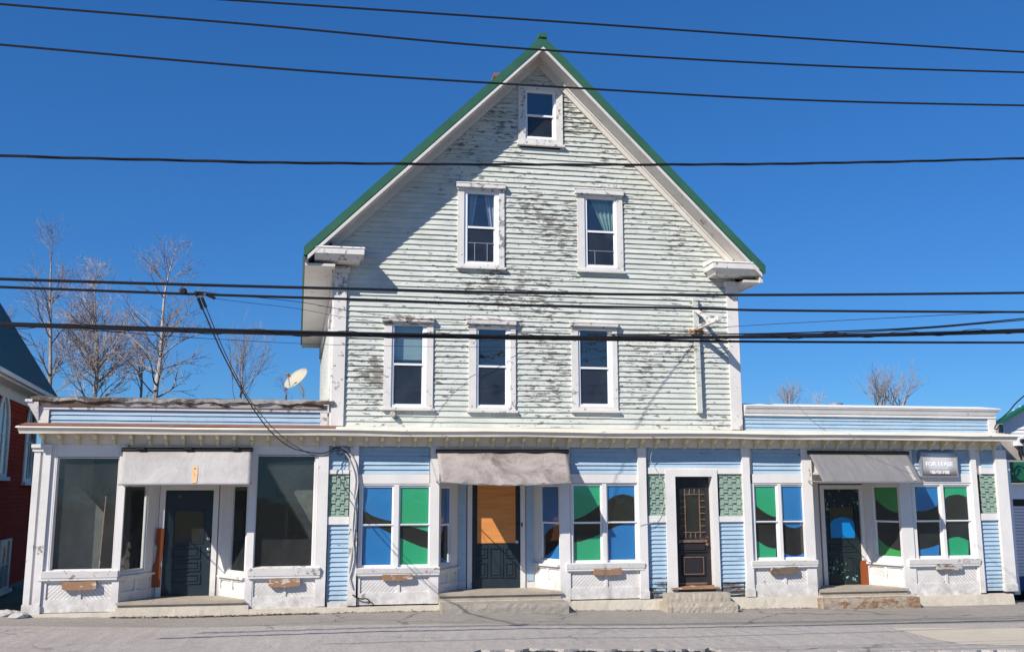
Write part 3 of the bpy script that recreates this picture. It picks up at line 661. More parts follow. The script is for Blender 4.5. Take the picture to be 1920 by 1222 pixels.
# ---- shop windows
def filmpoly(win, pts, Y, mat):
    m = MB(); pp = [P(x, y, Y) for x, y in pts]; m.prism([(p.x, Y, p.z) for p in pp], (0, .003, 0)); m.build('window_film', mat, win)
YG = .085
def big_window(gx0, gx1, gy0, gy1, cx0, cx1, cy0, lab, pane, board=None):
    a, b, c, d = pxr(gx0, gy0, gx1, gy1, YG); e, f_ = P(cx0, 980, -.01).x, P(cx1, 980, -.01).x; zt_ = zf
    m = MB(); m.box(e, a-.02, -.01, .1, c-.03, zt_); m.box(b+.02, f_, -.01, .1, c-.03, zt_); m.box(a-.02, b+.02, -.011, .061, d+.03, zt_); m.box(a-.02, b+.02, -.005, .1, c-.05, c-.012)
    gframe(m, a, b, c, d, .019, .04, .1)
    win = m.build('shop_window', 'white', ROOT, lab)
    B(a, b, YG, YG+.008, c, d).build('pane', pane, win)
    if board:
        m = MB(); m.prism([(P(x, y, .5).x, .5, P(x, y, .5).z) for x, y in board], (0, .02, 0)); m.build('light_patch_board', 'board_grey', win)  # added board, cut to the outline of the light patch in the window
    return win
w1 = big_window(105, 217, 859, 1066, 96.8, 216, 838, 'large dusty plate glass shop window at the left end', 'glass_dusty', [(108, 895), (150, 912), (180, 945), (196, 962), (186, 1072), (95, 1072)])
m = MB(); a, b = P(199, 930, .3), P(186, 1064, .3); m.tube([a, b], .012); m.build('stick', 'plate', w1)
w2 = big_window(480.5, 586.5, 855, 1062, 477.3, 593.7, 838, 'large dark plate glass shop window between the left awning and the blue strip', 'glass_dusty', [(500, 868), (592, 862), (592, 1025)])
def pair(lab, c0_, c1_, g, yt, yr, yb, gap=True):
    e, f_ = P(c0_, 980, 0).x, P(c1_, 980, 0).x; xm = (c0_+c1_)/2
    zt_, zb_, zr = Z(xm, yt, YG), Z(xm, yb, YG), Z(xm, yr, YG)
    xs = [P(x, 980, YG).x for x in g]; m = MB()
    ztop = Z(xm, 905.5, 0); zs0 = zb_-.10; br = .035
    m.box(e, xs[0]-br, 0, .1, zs0, ztop); m.box(xs[3]+br, f_, 0, .1, zs0, ztop); m.box(xs[1]+br, xs[2]-br, 0, .1, zs0, ztop); m.box(xs[0]-br, xs[1]+br, 0.001, .1, zt_+br+.005, ztop); m.box(xs[2]-br, xs[3]+br, 0.001, .1, zt_+br+.005, ztop)
    win = m.build('shop_window', 'white', ROOT, lab)
    for a, b in ((xs[0], xs[1]), (xs[2], xs[3])):
        m = MB(); gframe(m, a, b, zr+.02, zt_, (br-.002, br-.002, .02, br), .03, .075); gframe(m, a, b, zb_, zr-.02, (br-.002, br-.002, br+.01, .02), .06, .10); m.build('sash', 'vinyl', win)
        B(a, b, .05, .055, zr+.02, zt_).build('pane', 'glass_dim', win); B(a, b, .078, .083, zb_, zr-.02).build('pane', 'glass_dim', win)
        B(a-br, b+br, .03, .1, zs0, zb_-br-.012).build('sill_board', 'brown_trim', win)
    return win
YU, YL = .057, .085
w = pair('paired blue and green shop window left of the middle doorway', 672, 805.5, (680, 734, 750, 803), 913, 983.5, 1058)
for pts, y, mt in (([(680, 913), (734, 913), (734, 976), (722, 974), (710, 970.5), (698, 966), (689, 961), (680, 956)], YU, 'film_blue'),
                   ([(680, 986), (708, 986), (716, 991), (725, 996), (734, 1000), (734, 1058), (680, 1058)], YL, 'film_blue'),
                   ([(750, 913), (803, 913), (803, 981), (750, 981)], YU, 'film_green'), ([(768, 986), (803, 986), (803, 996), (786, 991)], YL, 'film_green'),
                   ([(750, 1008), (760, 1012), (772, 1017.5), (788, 1024), (803, 1028), (803, 1058), (750, 1058)], YL, 'film_green')): filmpoly(w, pts, y, mt)
w = pair('paired green and blue shop window right of the middle doorway', 1069.5, 1198.5, (1075, 1125, 1139, 1190), 910, 979, 1049)
arc = [(1139, 938), (1146, 932.5), (1153, 929), (1162, 926.8), (1170, 926), (1180, 928), (1190, 932)]
for pts, y, mt in (([(1075, 910), (1125, 910), (1125, 945.5), (1118, 951.5), (1112, 956), (1105, 961), (1097, 965.6), (1087, 970), (1075, 974.5)], YU, 'film_green'),
                   ([(1075, 1016), (1088, 1015), (1100, 1011), (1112, 1006.5), (1125, 1001), (1125, 1049), (1075, 1049)], YL, 'film_green'),
                   ([(1190, 910), (1139, 910)]+arc, YU, 'film_blue'),
                   ([(1139, 994), (1147, 990.5), (1155, 987), (1170, 982), (1190, 982), (1190, 1049), (1139, 1049)], YL, 'film_blue')): filmpoly(w, pts, y, mt)
w = pair('paired green and blue shop window left of the right doorway', 1410.3, 1508.7, (1416, 1455, 1466.5, 1506.5), 911, 977.5, 1044)
for pts, y, mt in (([(1416, 911), (1455, 911), (1455, 969), (1447, 967), (1438, 962.5), (1430, 957.5), (1423, 952), (1416, 946)], YU, 'film_green'),
                   ([(1416, 1009), (1423, 1015), (1430, 1020), (1438, 1024.5), (1447, 1027), (1455, 1028), (1455, 1044), (1416, 1044)], YL, 'film_green'),
                   ([(1466.5, 911), (1506.5, 911), (1506.5, 975), (1466.5, 975)], YU, 'film_blue'),
                   ([(1466.5, 980), (1506.5, 980), (1506.5, 983), (1499, 987), (1490, 989.5), (1480, 988), (1472, 983.5)], YL, 'film_blue'),
                   ([(1466.5, 1033), (1474, 1038.5), (1484, 1041.5), (1495, 1041.5), (1506.5, 1037), (1506.5, 1044), (1466.5, 1044)], YL, 'film_blue')): filmpoly(w, pts, y, mt)
w = pair('paired blue and green shop window at the right end', 1712.5, 1829, (1717, 1761, 1771.5, 1816), 912, 976, 1041)
for pts, y, mt in (([(1717, 912), (1761, 912), (1761, 944), (1752, 951), (1742, 955.5), (1730, 957.5), (1717, 958)], YU, 'film_blue'),
                   ([(1717, 1029), (1728, 1029.3), (1740, 1027), (1752, 1023.5), (1761, 1020), (1761, 1041), (1717, 1041)], YL, 'film_blue'),
                   ([(1816, 912), (1771.5, 912), (1771.5, 934), (1779, 929), (1788, 927), (1797, 926.5), (1807, 929), (1816, 934)], YU, 'film_green'),
                   ([(1771.5, 1014), (1780, 1009), (1789, 1006.3), (1798, 1006), (1808, 1009), (1816, 1013), (1816, 1041), (1771.5, 1041)], YL, 'film_green')): filmpoly(w, pts, y, mt)
# ---- recessed doorways
def door_trim(m, u0, u1, z0, z1, T, n0, wd=.12):
    m.box(u0-wd, u0-.004, n0-.02, n0+.1, z0, z1+.004, T); m.box(u1+.004, u1+wd, n0-.02, n0+.1, z0, z1+.004, T); m.box(u0-wd, u1+wd, n0-.021, n0+.1, z1+.005, z1+wd, T)
def recess(xa, xb, xc, xd, D, zfl, door, lw, rw, labels):
    Al = (P(xa, 980, -.0).x, 0.0); Bl = (P(xb, 980, D).x, D); Br = (P(xc, 980, D).x, D); Ar = (P(xd, 980, 0).x, 0.0)
    zc_ = Z(300, 888)
    m = MB(); m.prism([(Al[0]-.02, -.10, zfl-.05), (Ar[0]+.02, -.10, zfl-.05), (Br[0]+.1, D+.1, zfl-.05), (Bl[0]-.1, D+.1, zfl-.05)], (0, 0, .05)); m.build('doorway_floor', 'step_stone', ROOT)
    m = MB(); m.box(Al[0], Ar[0], -.06, -.02, zfl-.22, zfl-.052); m.build('riser', 'step_stone', ROOT)
    m = MB(); m.prism([(Al[0], .0, zc_), (Ar[0], .0, zc_), (Br[0]+.1, D+.1, zc_), (Bl[0]-.1, D+.1, zc_)], (0, 0, .05)); m.build('doorway_ceiling', 'soffit', ROOT)
    # back wall with the door
    T = Matrix.Translation((0, 0, 0)); dx0, dx1 = P(door[0], door[2], D+.03).x, P(door[1], door[2], D+.03).x; dz1 = Z((door[0]+door[1])/2, door[3], D+.03)
    m = MB(); m.box(Bl[0]-.02, dx0-.124, D+.01, D+.1, zfl+.001, zc_); m.box(dx1+.124, Br[0]+.02, D+.01, D+.1, zfl+.001, zc_); m.box(dx0-.124, dx1+.124, D+.01, D+.1, dz1+.125, zc_)
    tw = door[4]; door_trim(m, dx0, dx1, zfl+.001, dz1, None, D, tw)
    m.build('doorway_wall', 'white', ROOT)
    res = {}
    for side, AB, cfg in (('l', (Al, Bl), lw), ('r', (Br, Ar), rw)):
        if cfg is None:
            T, L = frame(*AB); m = MB(); m.box(0, L, 0, .06, zfl+.001, zc_, T); m.build('doorway_wall', 'white', ROOT); continue
        T, L = frame(*AB); g = cfg['g']
        u0, _ = hit(g[0], (g[2]+g[3])/2, *AB); u1, _ = hit(g[1], (g[2]+g[3])/2, *AB); xm = (g[0]+g[1])/2
        z1 = hit(xm, g[2], *AB)[1]; z0 = hit(xm, g[3], *AB)[1]; zs_ = hit(xm, cfg['s'], *AB)[1]
        m = MB(); bulkhead(m, 0, L, zfl+.001, zs_-.03, -.0, T, True, cfg.get('diag', True)); m.build('bulkhead', 'white', ROOT)
        m = MB(); m.box(-.0, L, -.06, .05, zs_-.028, zs_+.012, T); m.build('sill', 'white_worn', ROOT)
        m = MB(); br = .035
        m.box(0, u0-br, 0, .08, zs_+.014, zc_, T); m.box(u1+br, L, 0, .08, zs_+.014, zc_, T); m.box(u0-br, u1+br, 0.001, .08, z1+br, zc_, T); m.box(u0-br, u1+br, 0.001, .08, zs_+.014, z0-br, T)
        wn = m.build('doorway_window', 'white', ROOT, cfg['lab']); m = MB()
        if cfg.get('r'):
            zr = hit(xm, cfg['r'], *AB)[1]
            gframe(m, u0, u1, zr+.02, z1, (br-.002, br-.002, .02, br-.002), .015, .055, T); gframe(m, u0, u1, z0, zr-.02, (br-.002, br-.002, br-.002, .02), .04, .078, T); m.build('sash', 'vinyl', wn)
            B(u0, u1, .03, .035, zr+.02, z1, T).build('pane', 'glass_dim', wn); B(u0, u1, .055, .06, z0, zr-.02, T).build('pane', 'glass_dim', wn)
        else:
            gframe(m, u0, u1, z0, z1, br-.002, .02, .07, T); m.build('sash', 'white', wn); B(u0, u1, .04, .046, z0, z1, T).build('pane', cfg.get('gl', 'glass_dim'), wn)
        for pts, n0, mt in cfg.get('films', ()):
            m = MB(); q = [hit(x, y, *AB) for x, y in pts]; m.prism([(min(max(u, u0), u1), n0, z) for u, z in q], (0, .003, 0), T); m.build('window_film', mt, wn)
    return Al, Bl, Br, Ar, dx0, dx1, dz1
Dl, Dc, Dr = .85, .75, .85
zfl_l, zfl_c, zfl_r = Z(350, 1117, Dl), Z(930, 1102.5, Dc), Z(1580, 1096, Dr)
# left doorway
r1 = recess(230.5, 292, 416, 463.7, Dl, zfl_l, (309, 398.5, 980, 919, .11),
            dict(g=(232.5, 273, 912, 1066), s=1077, lab='narrow dark side window on the left of the left doorway', gl='glass_dim'),
            dict(g=(432, 459, 912, 1070), s=1082, lab='narrow dusty side window on the right of the left doorway', gl='glass_dusty'), None)
# middle doorway
r2 = recess(823.3, 858, 1003, 1049.7, Dc, zfl_c, (885, 975, 985, 905, .105),
            dict(g=(828, 845, 915, 1054), r=983, s=1066, lab='narrow blue side window on the left of the middle doorway',
                 films=[([(826, 914), (848, 914), (848, 980), (826, 980)], .038, 'film_blue'), ([(826, 986), (838, 986), (834, 998), (826, 1006)], .062, 'film_blue'), ([(826, 1042), (836, 1046), (848, 1053), (848, 1056), (826, 1056)], .062, 'film_blue')]),
            dict(g=(1015, 1046.5, 912, 1047), r=979.5, s=1058, lab='blue side window on the right of the middle doorway',
                 films=[([(1013, 911), (1049, 911), (1049, 977), (1013, 977)], .038, 'film_blue'), ([(1013, 982), (1045, 982), (1034, 987), (1024, 994), (1015, 1004), (1013, 1006)], .062, 'film_blue'), ([(1049, 1014), (1042, 1022), (1034, 1030), (1024, 1038), (1013, 1044), (1013, 1049), (1049, 1049)], .062, 'film_blue')]), None)
# right doorway
r3 = recess(1527.3, 1537, 1621, 1689.7, Dr, zfl_r, (1546, 1612, 980, 917, .10), None,
            dict(g=(1641, 1686, 913, 1042), r=977, s=1056, lab='leaf green side window on the right of the right doorway',
                 films=[([(1634, 911), (1689, 911), (1687, 961), (1676, 959.5), (1664, 955), (1654, 948.5), (1645, 941), (1634, 932)], .038, 'film_leaf'),
                        ([(1634, 1001), (1646, 1011), (1656, 1020), (1668, 1028), (1680, 1031.5), (1692, 1032), (1692, 1046), (1634, 1046)], .062, 'film_leaf')]), None)
# blue side strips by the middle door
for (a, b, y1) in ((860, 873, 1090), (987.5, 1000, 1088)):
    x0, x1, z0, z1 = pxr(a, 905, b, y1, Dc-.0); B(x0, x1, Dc-.012, Dc+.009, z0, z1).build('blue_strip', 'blue', ROOT)
def panel(m, x0, y0, x1, y1, Y, b=.035, d=.018):        # raised moulding ring
    a, b_, c, e = pxr(x0, y0, x1, y1, Y); gframe(m, a+b, b_-b, c+b, e-b, b, Y-d, Y)
    m.box(a+b*1.9, b_-b*1.9, Y-d*.6, Y, c+b*1.9, e-b*1.9)
def slab(name, dx0, dx1, z0, z1, Y, mat, lab, gl=None):
    m = MB(); T_ = .045
    if gl:
        a, b, c, d = gl; m.box(dx0, a, Y, Y+T_, z0, z1); m.box(b, dx1, Y, Y+T_, z0, z1); m.box(a, b, Y, Y+T_, z0, c); m.box(a, b, Y, Y+T_, d, z1)
    else: m.box(dx0, dx1, Y, Y+T_, z0, z1)
    return m.build(name, mat, ROOT, lab)
# door 1
Y = Dl+.03; gl = pxr(326.5, 958, 380, 1016, Y); d1 = slab('door', r1[4], r1[5], zfl_l+.01, r1[6], Y, 'door_navy', 'dark navy panelled door with a small window in the left doorway', gl)
B(gl[0], gl[1], Y+.02, Y+.026, gl[2], gl[3]).build('pane', 'glass_dim', d1)
m = MB(); gframe(m, gl[0], gl[1], gl[2], gl[3], .03, Y-.012, Y)
for (ya, yb) in ((1024, 1046), (1051, 1070), (1075, 1094)): panel(m, 321, ya, 375, yb, Y, .03, .022)
m.build('panel', 'door_navy', d1)
for y in (1009, 1029): m = MB(); k = P(391, y, Y); m.lathe((k.x, Y, k.z), [(.03, 0), (.03, .01), (.012, .012), (.012, .035), (.034, .04), (.036, .06), (.022, .075)], (0, -1, 0)); m.build('knob', 'handle', d1, smooth=True)
a, b, c, e = pxr(288, 990, 305, 1100, Dl); m = MB(); k = b-a
m.prism([(a, Dl-.04, c), (b-.02, Dl-.04, c), (b-.01, Dl-.04, c+.36), (a+k*.75, Dl-.04, c+.45), (a+k*.9, Dl-.04, c+.52), (b, Dl-.04, c+.66), (b+.01, Dl-.04, e), (a+.03, Dl-.04, e), (a+.02, Dl-.04, e-.3), (a+k*.35, Dl-.04, e-.36), (a+k*.2, Dl-.04, c+.5), (a, Dl-.04, c+.4)], (0, .035, 0)); m.build('bare_board', 'rustboard', ROOT)
# door 2
Y = Dc+.03; d2 = slab('door', r2[4], r2[5], zfl_c+.01, r2[6], Y, 'door_navy', 'dark navy door boarded over with an orange plywood sheet in the middle doorway')
a, b, c, e = pxr(895, 905, 966.5, 1017.5, Y-.015); B(a, b, Y-.018, Y-.001, c, min(e, r2[6]-.04)).build('plywood_sheet', 'plywood', d2)
m = MB(); panel(m, 946.5, 1025, 965.5, 1045, Y, .028, .022); panel(m, 946.5, 1053, 965.5, 1082, Y, .028, .022); panel(m, 894, 1025, 913, 1045, Y, .028, .022); panel(m, 894, 1053, 913, 1082, Y, .028, .022); panel(m, 917, 1025, 943, 1082, Y, .028, .02); m.build('panel', 'door_navy', d2)
k = P(969, 1015, Y); m = MB(); m.lathe((k.x, Y, k.z), [(.035, 0), (.035, .012), (.02, .015), (.02, .02)], (0, -1, 0)); m.build('lock', 'handle', d2)
a = P(967, 981, Y-.03); b = P(978, 981, Y-.03); m = MB(); m.box(a.x, b.x+.02, Y-.035, Y-.001, a.z-.012, a.z+.012); m.box(b.x-.015, b.x+.02, Y-.05, Y-.036, b.z-.06, b.z+.02); m.build('latch', 'black', d2)
# door 3: the narrow residential door
D3 = .15; Y = D3+.02; dx0, dx1 = P(1263.5, 990, Y).x, P(1331, 990, Y).x; dz1, z3 = Z(1296, 894, Y), Z(1298, 1096, Y)
m = MB(); a3, b3 = P(1250, 985, -.03).x, P(1348, 985, -.03).x; zt3 = Z(1297, 879.5, -.03); zb3 = Z(1297, 1112, -.03)
m.box(a3, dx0-.01, -.03, .061, zb3, zt3); m.box(dx1+.01, b3, -.03, .061, zb3, zt3); m.box(dx0-.01, dx1+.01, -.031, .2, dz1+.01, zt3); m.box(dx0-.05, dx0-.01, .0611, .2, z3, dz1); m.box(dx1+.01, dx1+.05, .0611, .2, z3, dz1)
m.build('door_frame', 'white', ROOT)
gl = pxr(1275, 916, 1322, 1008, Y); d3 = slab('door', dx0, dx1, z3, dz1, Y, 'door_brown', 'narrow old brown varnished door edged with small square panes above two stone steps', gl)
B(gl[0], gl[1], Y+.022, Y+.027, gl[2], gl[3]).build('pane', 'glass', d3)
m = MB(); W3 = gl[1]-gl[0]; H3 = gl[3]-gl[2]; bw = .018; c_ = W3*.21; 
for u in (gl[0]+c_, gl[1]-c_): m.box(u-bw/2, u+bw/2, Y-.004, Y+.021, gl[2], gl[3])
for v in (gl[2]+c_, gl[3]-c_): m.box(gl[0], gl[1], Y-.003, Y+.021, v-bw/2, v+bw/2)
nn = 6
for k in range(1, nn):
    v = gl[2]+c_+(H3-2*c_)*k/nn
    for (p, q) in ((gl[0], gl[0]+c_-bw/2), (gl[1]-c_+bw/2, gl[1])): m.box(p, q, Y-.002, Y+.021, v-bw/2, v+bw/2)
for k in (1, 2):
    u = gl[0]+c_+(W3-2*c_)*k/3
    for (p, q) in ((gl[2], gl[2]+c_-bw/2), (gl[3]-c_+bw/2, gl[3])): m.box(u-bw/2, u+bw/2, Y-.001, Y+.021, p, q)
m.build('muntin', 'brown_trim', d3)
m = MB(); panel(m, 1272, 1015, 1325, 1034, Y, .022, .03); panel(m, 1279, 1041, 1321, 1078, Y, .026, .03); m.build('panel', 'door_brown', d3)
m = MB(); x0, x1, z0, z1 = pxr(1272, 1011, 1325, 1016, Y); m.box(x0, x1, Y-.035, Y-.031, z0, z1)
x0, x1, z0, z1 = pxr(1281, 1043, 1319, 1076, Y); gframe(m, x0+.02, x1-.02, z0+.02, z1-.02, .02, Y-.036, Y-.031); x0, x1, z0, z1 = pxr(1272, 1082, 1326, 1096, Y); m.box(x0, x1, Y-.006, Y-.001, z0+.01, z0+.05); m.build('moulding', 'brown_trim', d3)
k = P(1327, 1020, Y-.03); m = MB(); m.lathe((k.x-.02, Y, k.z), [(.03, 0), (.03, .01), (.012, .012), (.012, .035), (.03, .04), (.032, .06), (.02, .072)], (0, -1, 0)); m.build('knob', 'brown_trim', d3, smooth=True)
m = MB(); m.hexa([(a3+.06, -.10, z3-.06), (b3-.06, -.10, z3-.06), (b3-.06, .3, z3-.06), (a3+.06, .3, z3-.06), (a3+.06, -.10, z3-.03), (b3-.06, -.10, z3-.03), (b3-.06, .3, z3-.002), (a3+.06, .3, z3-.002)]); m.build('threshold', 'plate', ROOT)
B(a3+.1, b3-.1, -.02, .12, -.05, z3-.062).build('riser', 'brown_trim', ROOT)
# door 4
Y = Dr+.03; gl = pxr(1556, 950, 1603, 1008, Y); d4 = slab('door', r3[4], r3[5], zfl_r+.01, r3[6], Y, 'door_teal', 'dark door with flaking teal paint and a blue half disc in its window in the right doorway', gl)
B(gl[0], gl[1], Y+.02, Y+.026, gl[2], gl[3]).build('pane', 'glass_dim', d4)
pts = [(1556, 1008)]+[(1579.5-23.5*math.cos(t*math.pi/14), 985-16*math.sin(t*math.pi/14)) for t in range(15)]+[(1603, 1008)]
m = MB(); q = [P(x, y, Y+.015) for x, y in pts]; m.prism([(p.x, Y+.015, p.z) for p in q], (0, .004, 0)); m.build('window_film', 'film_blue', d4)
m = MB(); gframe(m, gl[0], gl[1], gl[2], gl[3], .03, Y-.012, Y); panel(m, 1556, 1020, 1604, 1034, Y); panel(m, 1556, 1042, 1576, 1078, Y); panel(m, 1584, 1042, 1604, 1078, Y); m.build('panel', 'door_teal', d4)
a, b, c, e = pxr(1613, 1049, 1625, 1095, Dr); m = MB(); k = b-a; m.prism([(a, Dr-.05, c), (b, Dr-.05, c), (b, Dr-.05, e-.05), (a+k*.7, Dr-.05, e), (a+k*.15, Dr-.05, e-.02), (a, Dr-.05, e-.12)], (0, .04, 0)); m.build('bare_board', 'rustboard', ROOT)
# ---- foundation
def fnd(x0, x1, yt, yb, zb=-.3):
    a, b = P(x0, yt, -.06), P(x1, yt, -.06); m = MB(); n = max(2, int((b.x-a.x)/.25)); z1 = Z((x0+x1)/2, yt, -.10); yo = -.17
    for k in range(n):
        p = a.x+(b.x-a.x)*k/n; q = a.x+(b.x-a.x)*(k+1)/n
        if k == 0: j0 = rnd.uniform(-.02, .02)
        j1 = rnd.uniform(-.025, .025)
        m.hexa([(p, yo+j0, zb), (q, yo+j1, zb), (q, .1, zb), (p, .1, zb), (p, -.10+j0*.3, z1), (q, -.10+j1*.3, z1), (q, .1, z1+.01), (p, .1, z1+.01)]); j0 = j1
    return m.build('foundation', 'concrete', ROOT)
def GZ(x):
    E_ = [(-60, .0), (-5.5, .0), (-2.8, -.06), (.8, -.045), (3.4, -.065), (5.7, -.13), (9.3, -.17), (13.5, -.21), (60, -.25)]
    for (a, ya), (b, yb) in zip(E_, E_[1:]):
        if a <= x <= b: return ya+(yb-ya)*(x-a)/(b-a)
    return 0
fnd(44, 217, 1150, 1159); fnd(217.3, 466, 1137, 1159); fnd(466.3, 612, 1140, 1149); fnd(612.3, 823, 1137, 1148); fnd(823.3, 1069, 1125, 1144); fnd(1069.3, 1249, 1125, 1144); fnd(1249.3, 1350, 1122, 1140); fnd(1350.3, 1541, 1119, 1141); fnd(1541.3, 1716, 1117, 1138); fnd(1716.3, 1898, 1115, 1136)
# ================================================================== awnings
def awning(lab, tl, tr, bl, br, mat, proj, sag=0., bulge=.03, arms=(1, 1), wr=.0, skew=0):
    A, Bp = P(*tl, -.14), P(*tr, -.14); C, D = P(*bl, -proj), P(*br, -proj)
    th = thing('awning', lab, 'awning', ((A.x+Bp.x)/2, -.1, A.z)); nu, nv = 36, 14; m = MB(); top = []; 
    for i in range(nu+1):
        for j in range(nv+1):
            u, v = i/nu, j/nv; p = (A.lerp(Bp, u)).lerp(C.lerp(D, u), v)
            s_ = math.sin(math.pi*v)*bulge; p = p+Vector((0, -s_*.0, -s_-sag*math.sin(math.pi*u)*v*v))
            p.z += wr*(math.sin(u*17+v*3)+math.sin(u*41+1))*v*.5
            if wr: p.y += .018*math.sin(u*9+v*7)*v+.010*math.sin(u*27-v*5); p.z += (rnd.uniform(-.022, .012) if j == nv else 0)+.010*math.sin(u*23+v*9)
            top.append(p)
    b = len(top); vs = top+[p+Vector((0, .006, -.008)) for p in top]; fs = []
    I = lambda i, j: i*(nv+1)+j
    for i in range(nu):
        for j in range(nv):
            q = (I(i, j), I(i+1, j), I(i+1, j+1), I(i, j+1)); fs += [q, tuple(k+b for k in q[::-1])]
    rim = [I(i, 0) for i in range(nu+1)]+[I(nu, j) for j in range(1, nv+1)]+[I(i, nv) for i in range(nu-1, -1, -1)]+[I(0, j) for j in range(nv-1, 0, -1)]
    for k in range(len(rim)): a, c = rim[k], rim[(k+1) % len(rim)]; fs.append((c, a, a+b, c+b))
    m.add(vs, fs); cv = m.build('canopy', mat, th, smooth=True)
    m = MB(); m.tube([A+Vector((-.03, .02, .035)), Bp+Vector((.03, .02, .035))], .045, 10); m.build('roller', 'black', th)
    m = MB(); m.tube([C.lerp(D, t/12)+Vector((0, .012, -.012-sag*math.sin(math.pi*t/12))) for t in range(13)], .013, 6); m.build('front_bar', 'grey_metal', th)
    for s_, (e, x0) in enumerate(((C, A.x-.02), (D, Bp.x+.02))):
        if arms[s_]: m = MB(); m.tube([e+Vector((0, .012, -.012)), Vector((x0, -.05, e.z-.0+.02))], .011, 6); m.build('arm', 'grey_metal', th)
    return th, cv, A, Bp, C, D
a1 = awning('pale grey canvas awning with a faded orange mark over the left doorway', (231, 846), (471.5, 846), (222, 907), (468.5, 906), 'canvas_light', .80, .0, .02, (1, 1))
m = MB()
A, Bp, C, D = a1[2:]
for px_ in (265, 353, 441):
    k = P(px_, 841, -.14); m.box(k.x-.07, k.x+.07, -.2, -.065, k.z-.02, k.z+.035)
m.build('roller_clip', 'black', a1[0])
def on_aw(aw, x, y, lift=.01):       # point on the awning sheet under a pixel
    A, Bp, C, D = aw[2:]; n = (Bp-A).cross(C-A).normalized(); d = ray(x, y); t = (A-CAM).dot(n)/d.dot(n); p = CAM+d*t
    if n.y > 0: n = -n
    u = (p.z-A.z)/(C.z-A.z); return p+Vector((0, 0, -math.sin(math.pi*max(0, min(1, u)))*.02))+n*lift
m = MB(); m.prism([on_aw(a1, 361, 873), on_aw(a1, 371, 873), on_aw(a1, 371, 890), on_aw(a1, 360.5, 890)], (0, .004, .0)); m.prism([on_aw(a1, 360.5, 890.2), on_aw(a1, 370, 890.2), on_aw(a1, 369, 905.5), on_aw(a1, 360, 905.5)], (0, .004, .0))
mk = m.build('painted_mark', 'orange_patch', a1[1])
m = MB(); k = on_aw(a1, 366, 877, .014); m.lathe(k, [(.018, 0), (.018, .003)], (0, -1, .6), 10); k2 = on_aw(a1, 365.5, 889, .014); m.prism([k+Vector((-.008, 0, -.02)), k+Vector((.008, 0, -.02)), k2+Vector((.006, 0, 0)), k2+Vector((-.006, 0, 0))], (0, .003, 0)); m.build('painted_mark', 'brown_trim', mk)
a2 = awning('drooping weathered grey brown canvas awning over the middle doorway', (820, 849), (1064, 849), (827, 902), (1073, 903), 'canvas_worn', .85, .06, .05, (1, 1), .010)
a3 = awning('flat slate grey canvas awning over the right doorway beside the black and white sign', (1518, 851), (1702, 852), (1543, 902), (1732, 903), 'canvas_grey', .85, .0, .01, (1, 1))
m = MB(); m.prism([on_aw(a3, 1696, 872, .012), on_aw(a3, 1703, 872, .012), on_aw(a3, 1719, 901, .012), on_aw(a3, 1713, 901, .012)], (0, .004, 0)); m.build('faded_stripe', 'canvas_light', a3[1])
# ================================================================== sign
def text_mesh(name, body, size, loc, mat, parent, width=None, ext=.004):
    cu = bpy.data.curves.new(name, 'FONT'); cu.body = body; cu.size = size; cu.align_x = 'CENTER'; cu.align_y = 'CENTER'; cu.extrude = ext; cu.offset = .004
    o = bpy.data.objects.new(name, cu); COL.objects.link(o); bpy.context.view_layer.update()
    me = bpy.data.meshes.new_from_object(o.evaluated_get(bpy.context.evaluated_depsgraph_get())); bpy.data.objects.remove(o)
    xs = [v.co.x for v in me.vertices]; wd = max(xs)-min(xs); k = (width/wd) if width else 1
    for v in me.vertices: x, y, z = v.co; v.co = (x*k+loc[0], -z+loc[1], y+loc[2])
    me.materials.clear(); me.materials.append(M[mat]); ob = bpy.data.objects.new(name, me); COL.objects.link(ob); ob.parent = parent
    return ob
x0, x1, z0, z1 = pxr(1727.5, 848, 1796, 894, -.10); cx_ = (x0+x1)/2; wd = x1-x0; hg = z1-z0
sg = thing('lettered_sign', 'small framed grey sign with white lettering and a phone number above the right end window', 'sign', (cx_, -.10, z0))
B(-wd/2+.025, wd/2-.025, .012, .05, .025, hg-.025).build('sign_face', 'sign_face', None); fc = COL.objects[-1] if False else bpy.data.objects['sign_face']; fc.parent = sg
m = MB(); gframe(m, -wd/2+.025, wd/2-.025, .025, hg-.025, .025, -.004, .11); fr = m.build('sign_frame', 'grey_metal', None); fr.parent = sg
text_mesh('lettering', 'FOR LEASE', .13, (0, .010, hg*.52), 'letter', sg, wd*.74)
text_mesh('lettering', '603-831-7103', .085, (0, .010, hg*.19), 'letter', sg, wd*.52)
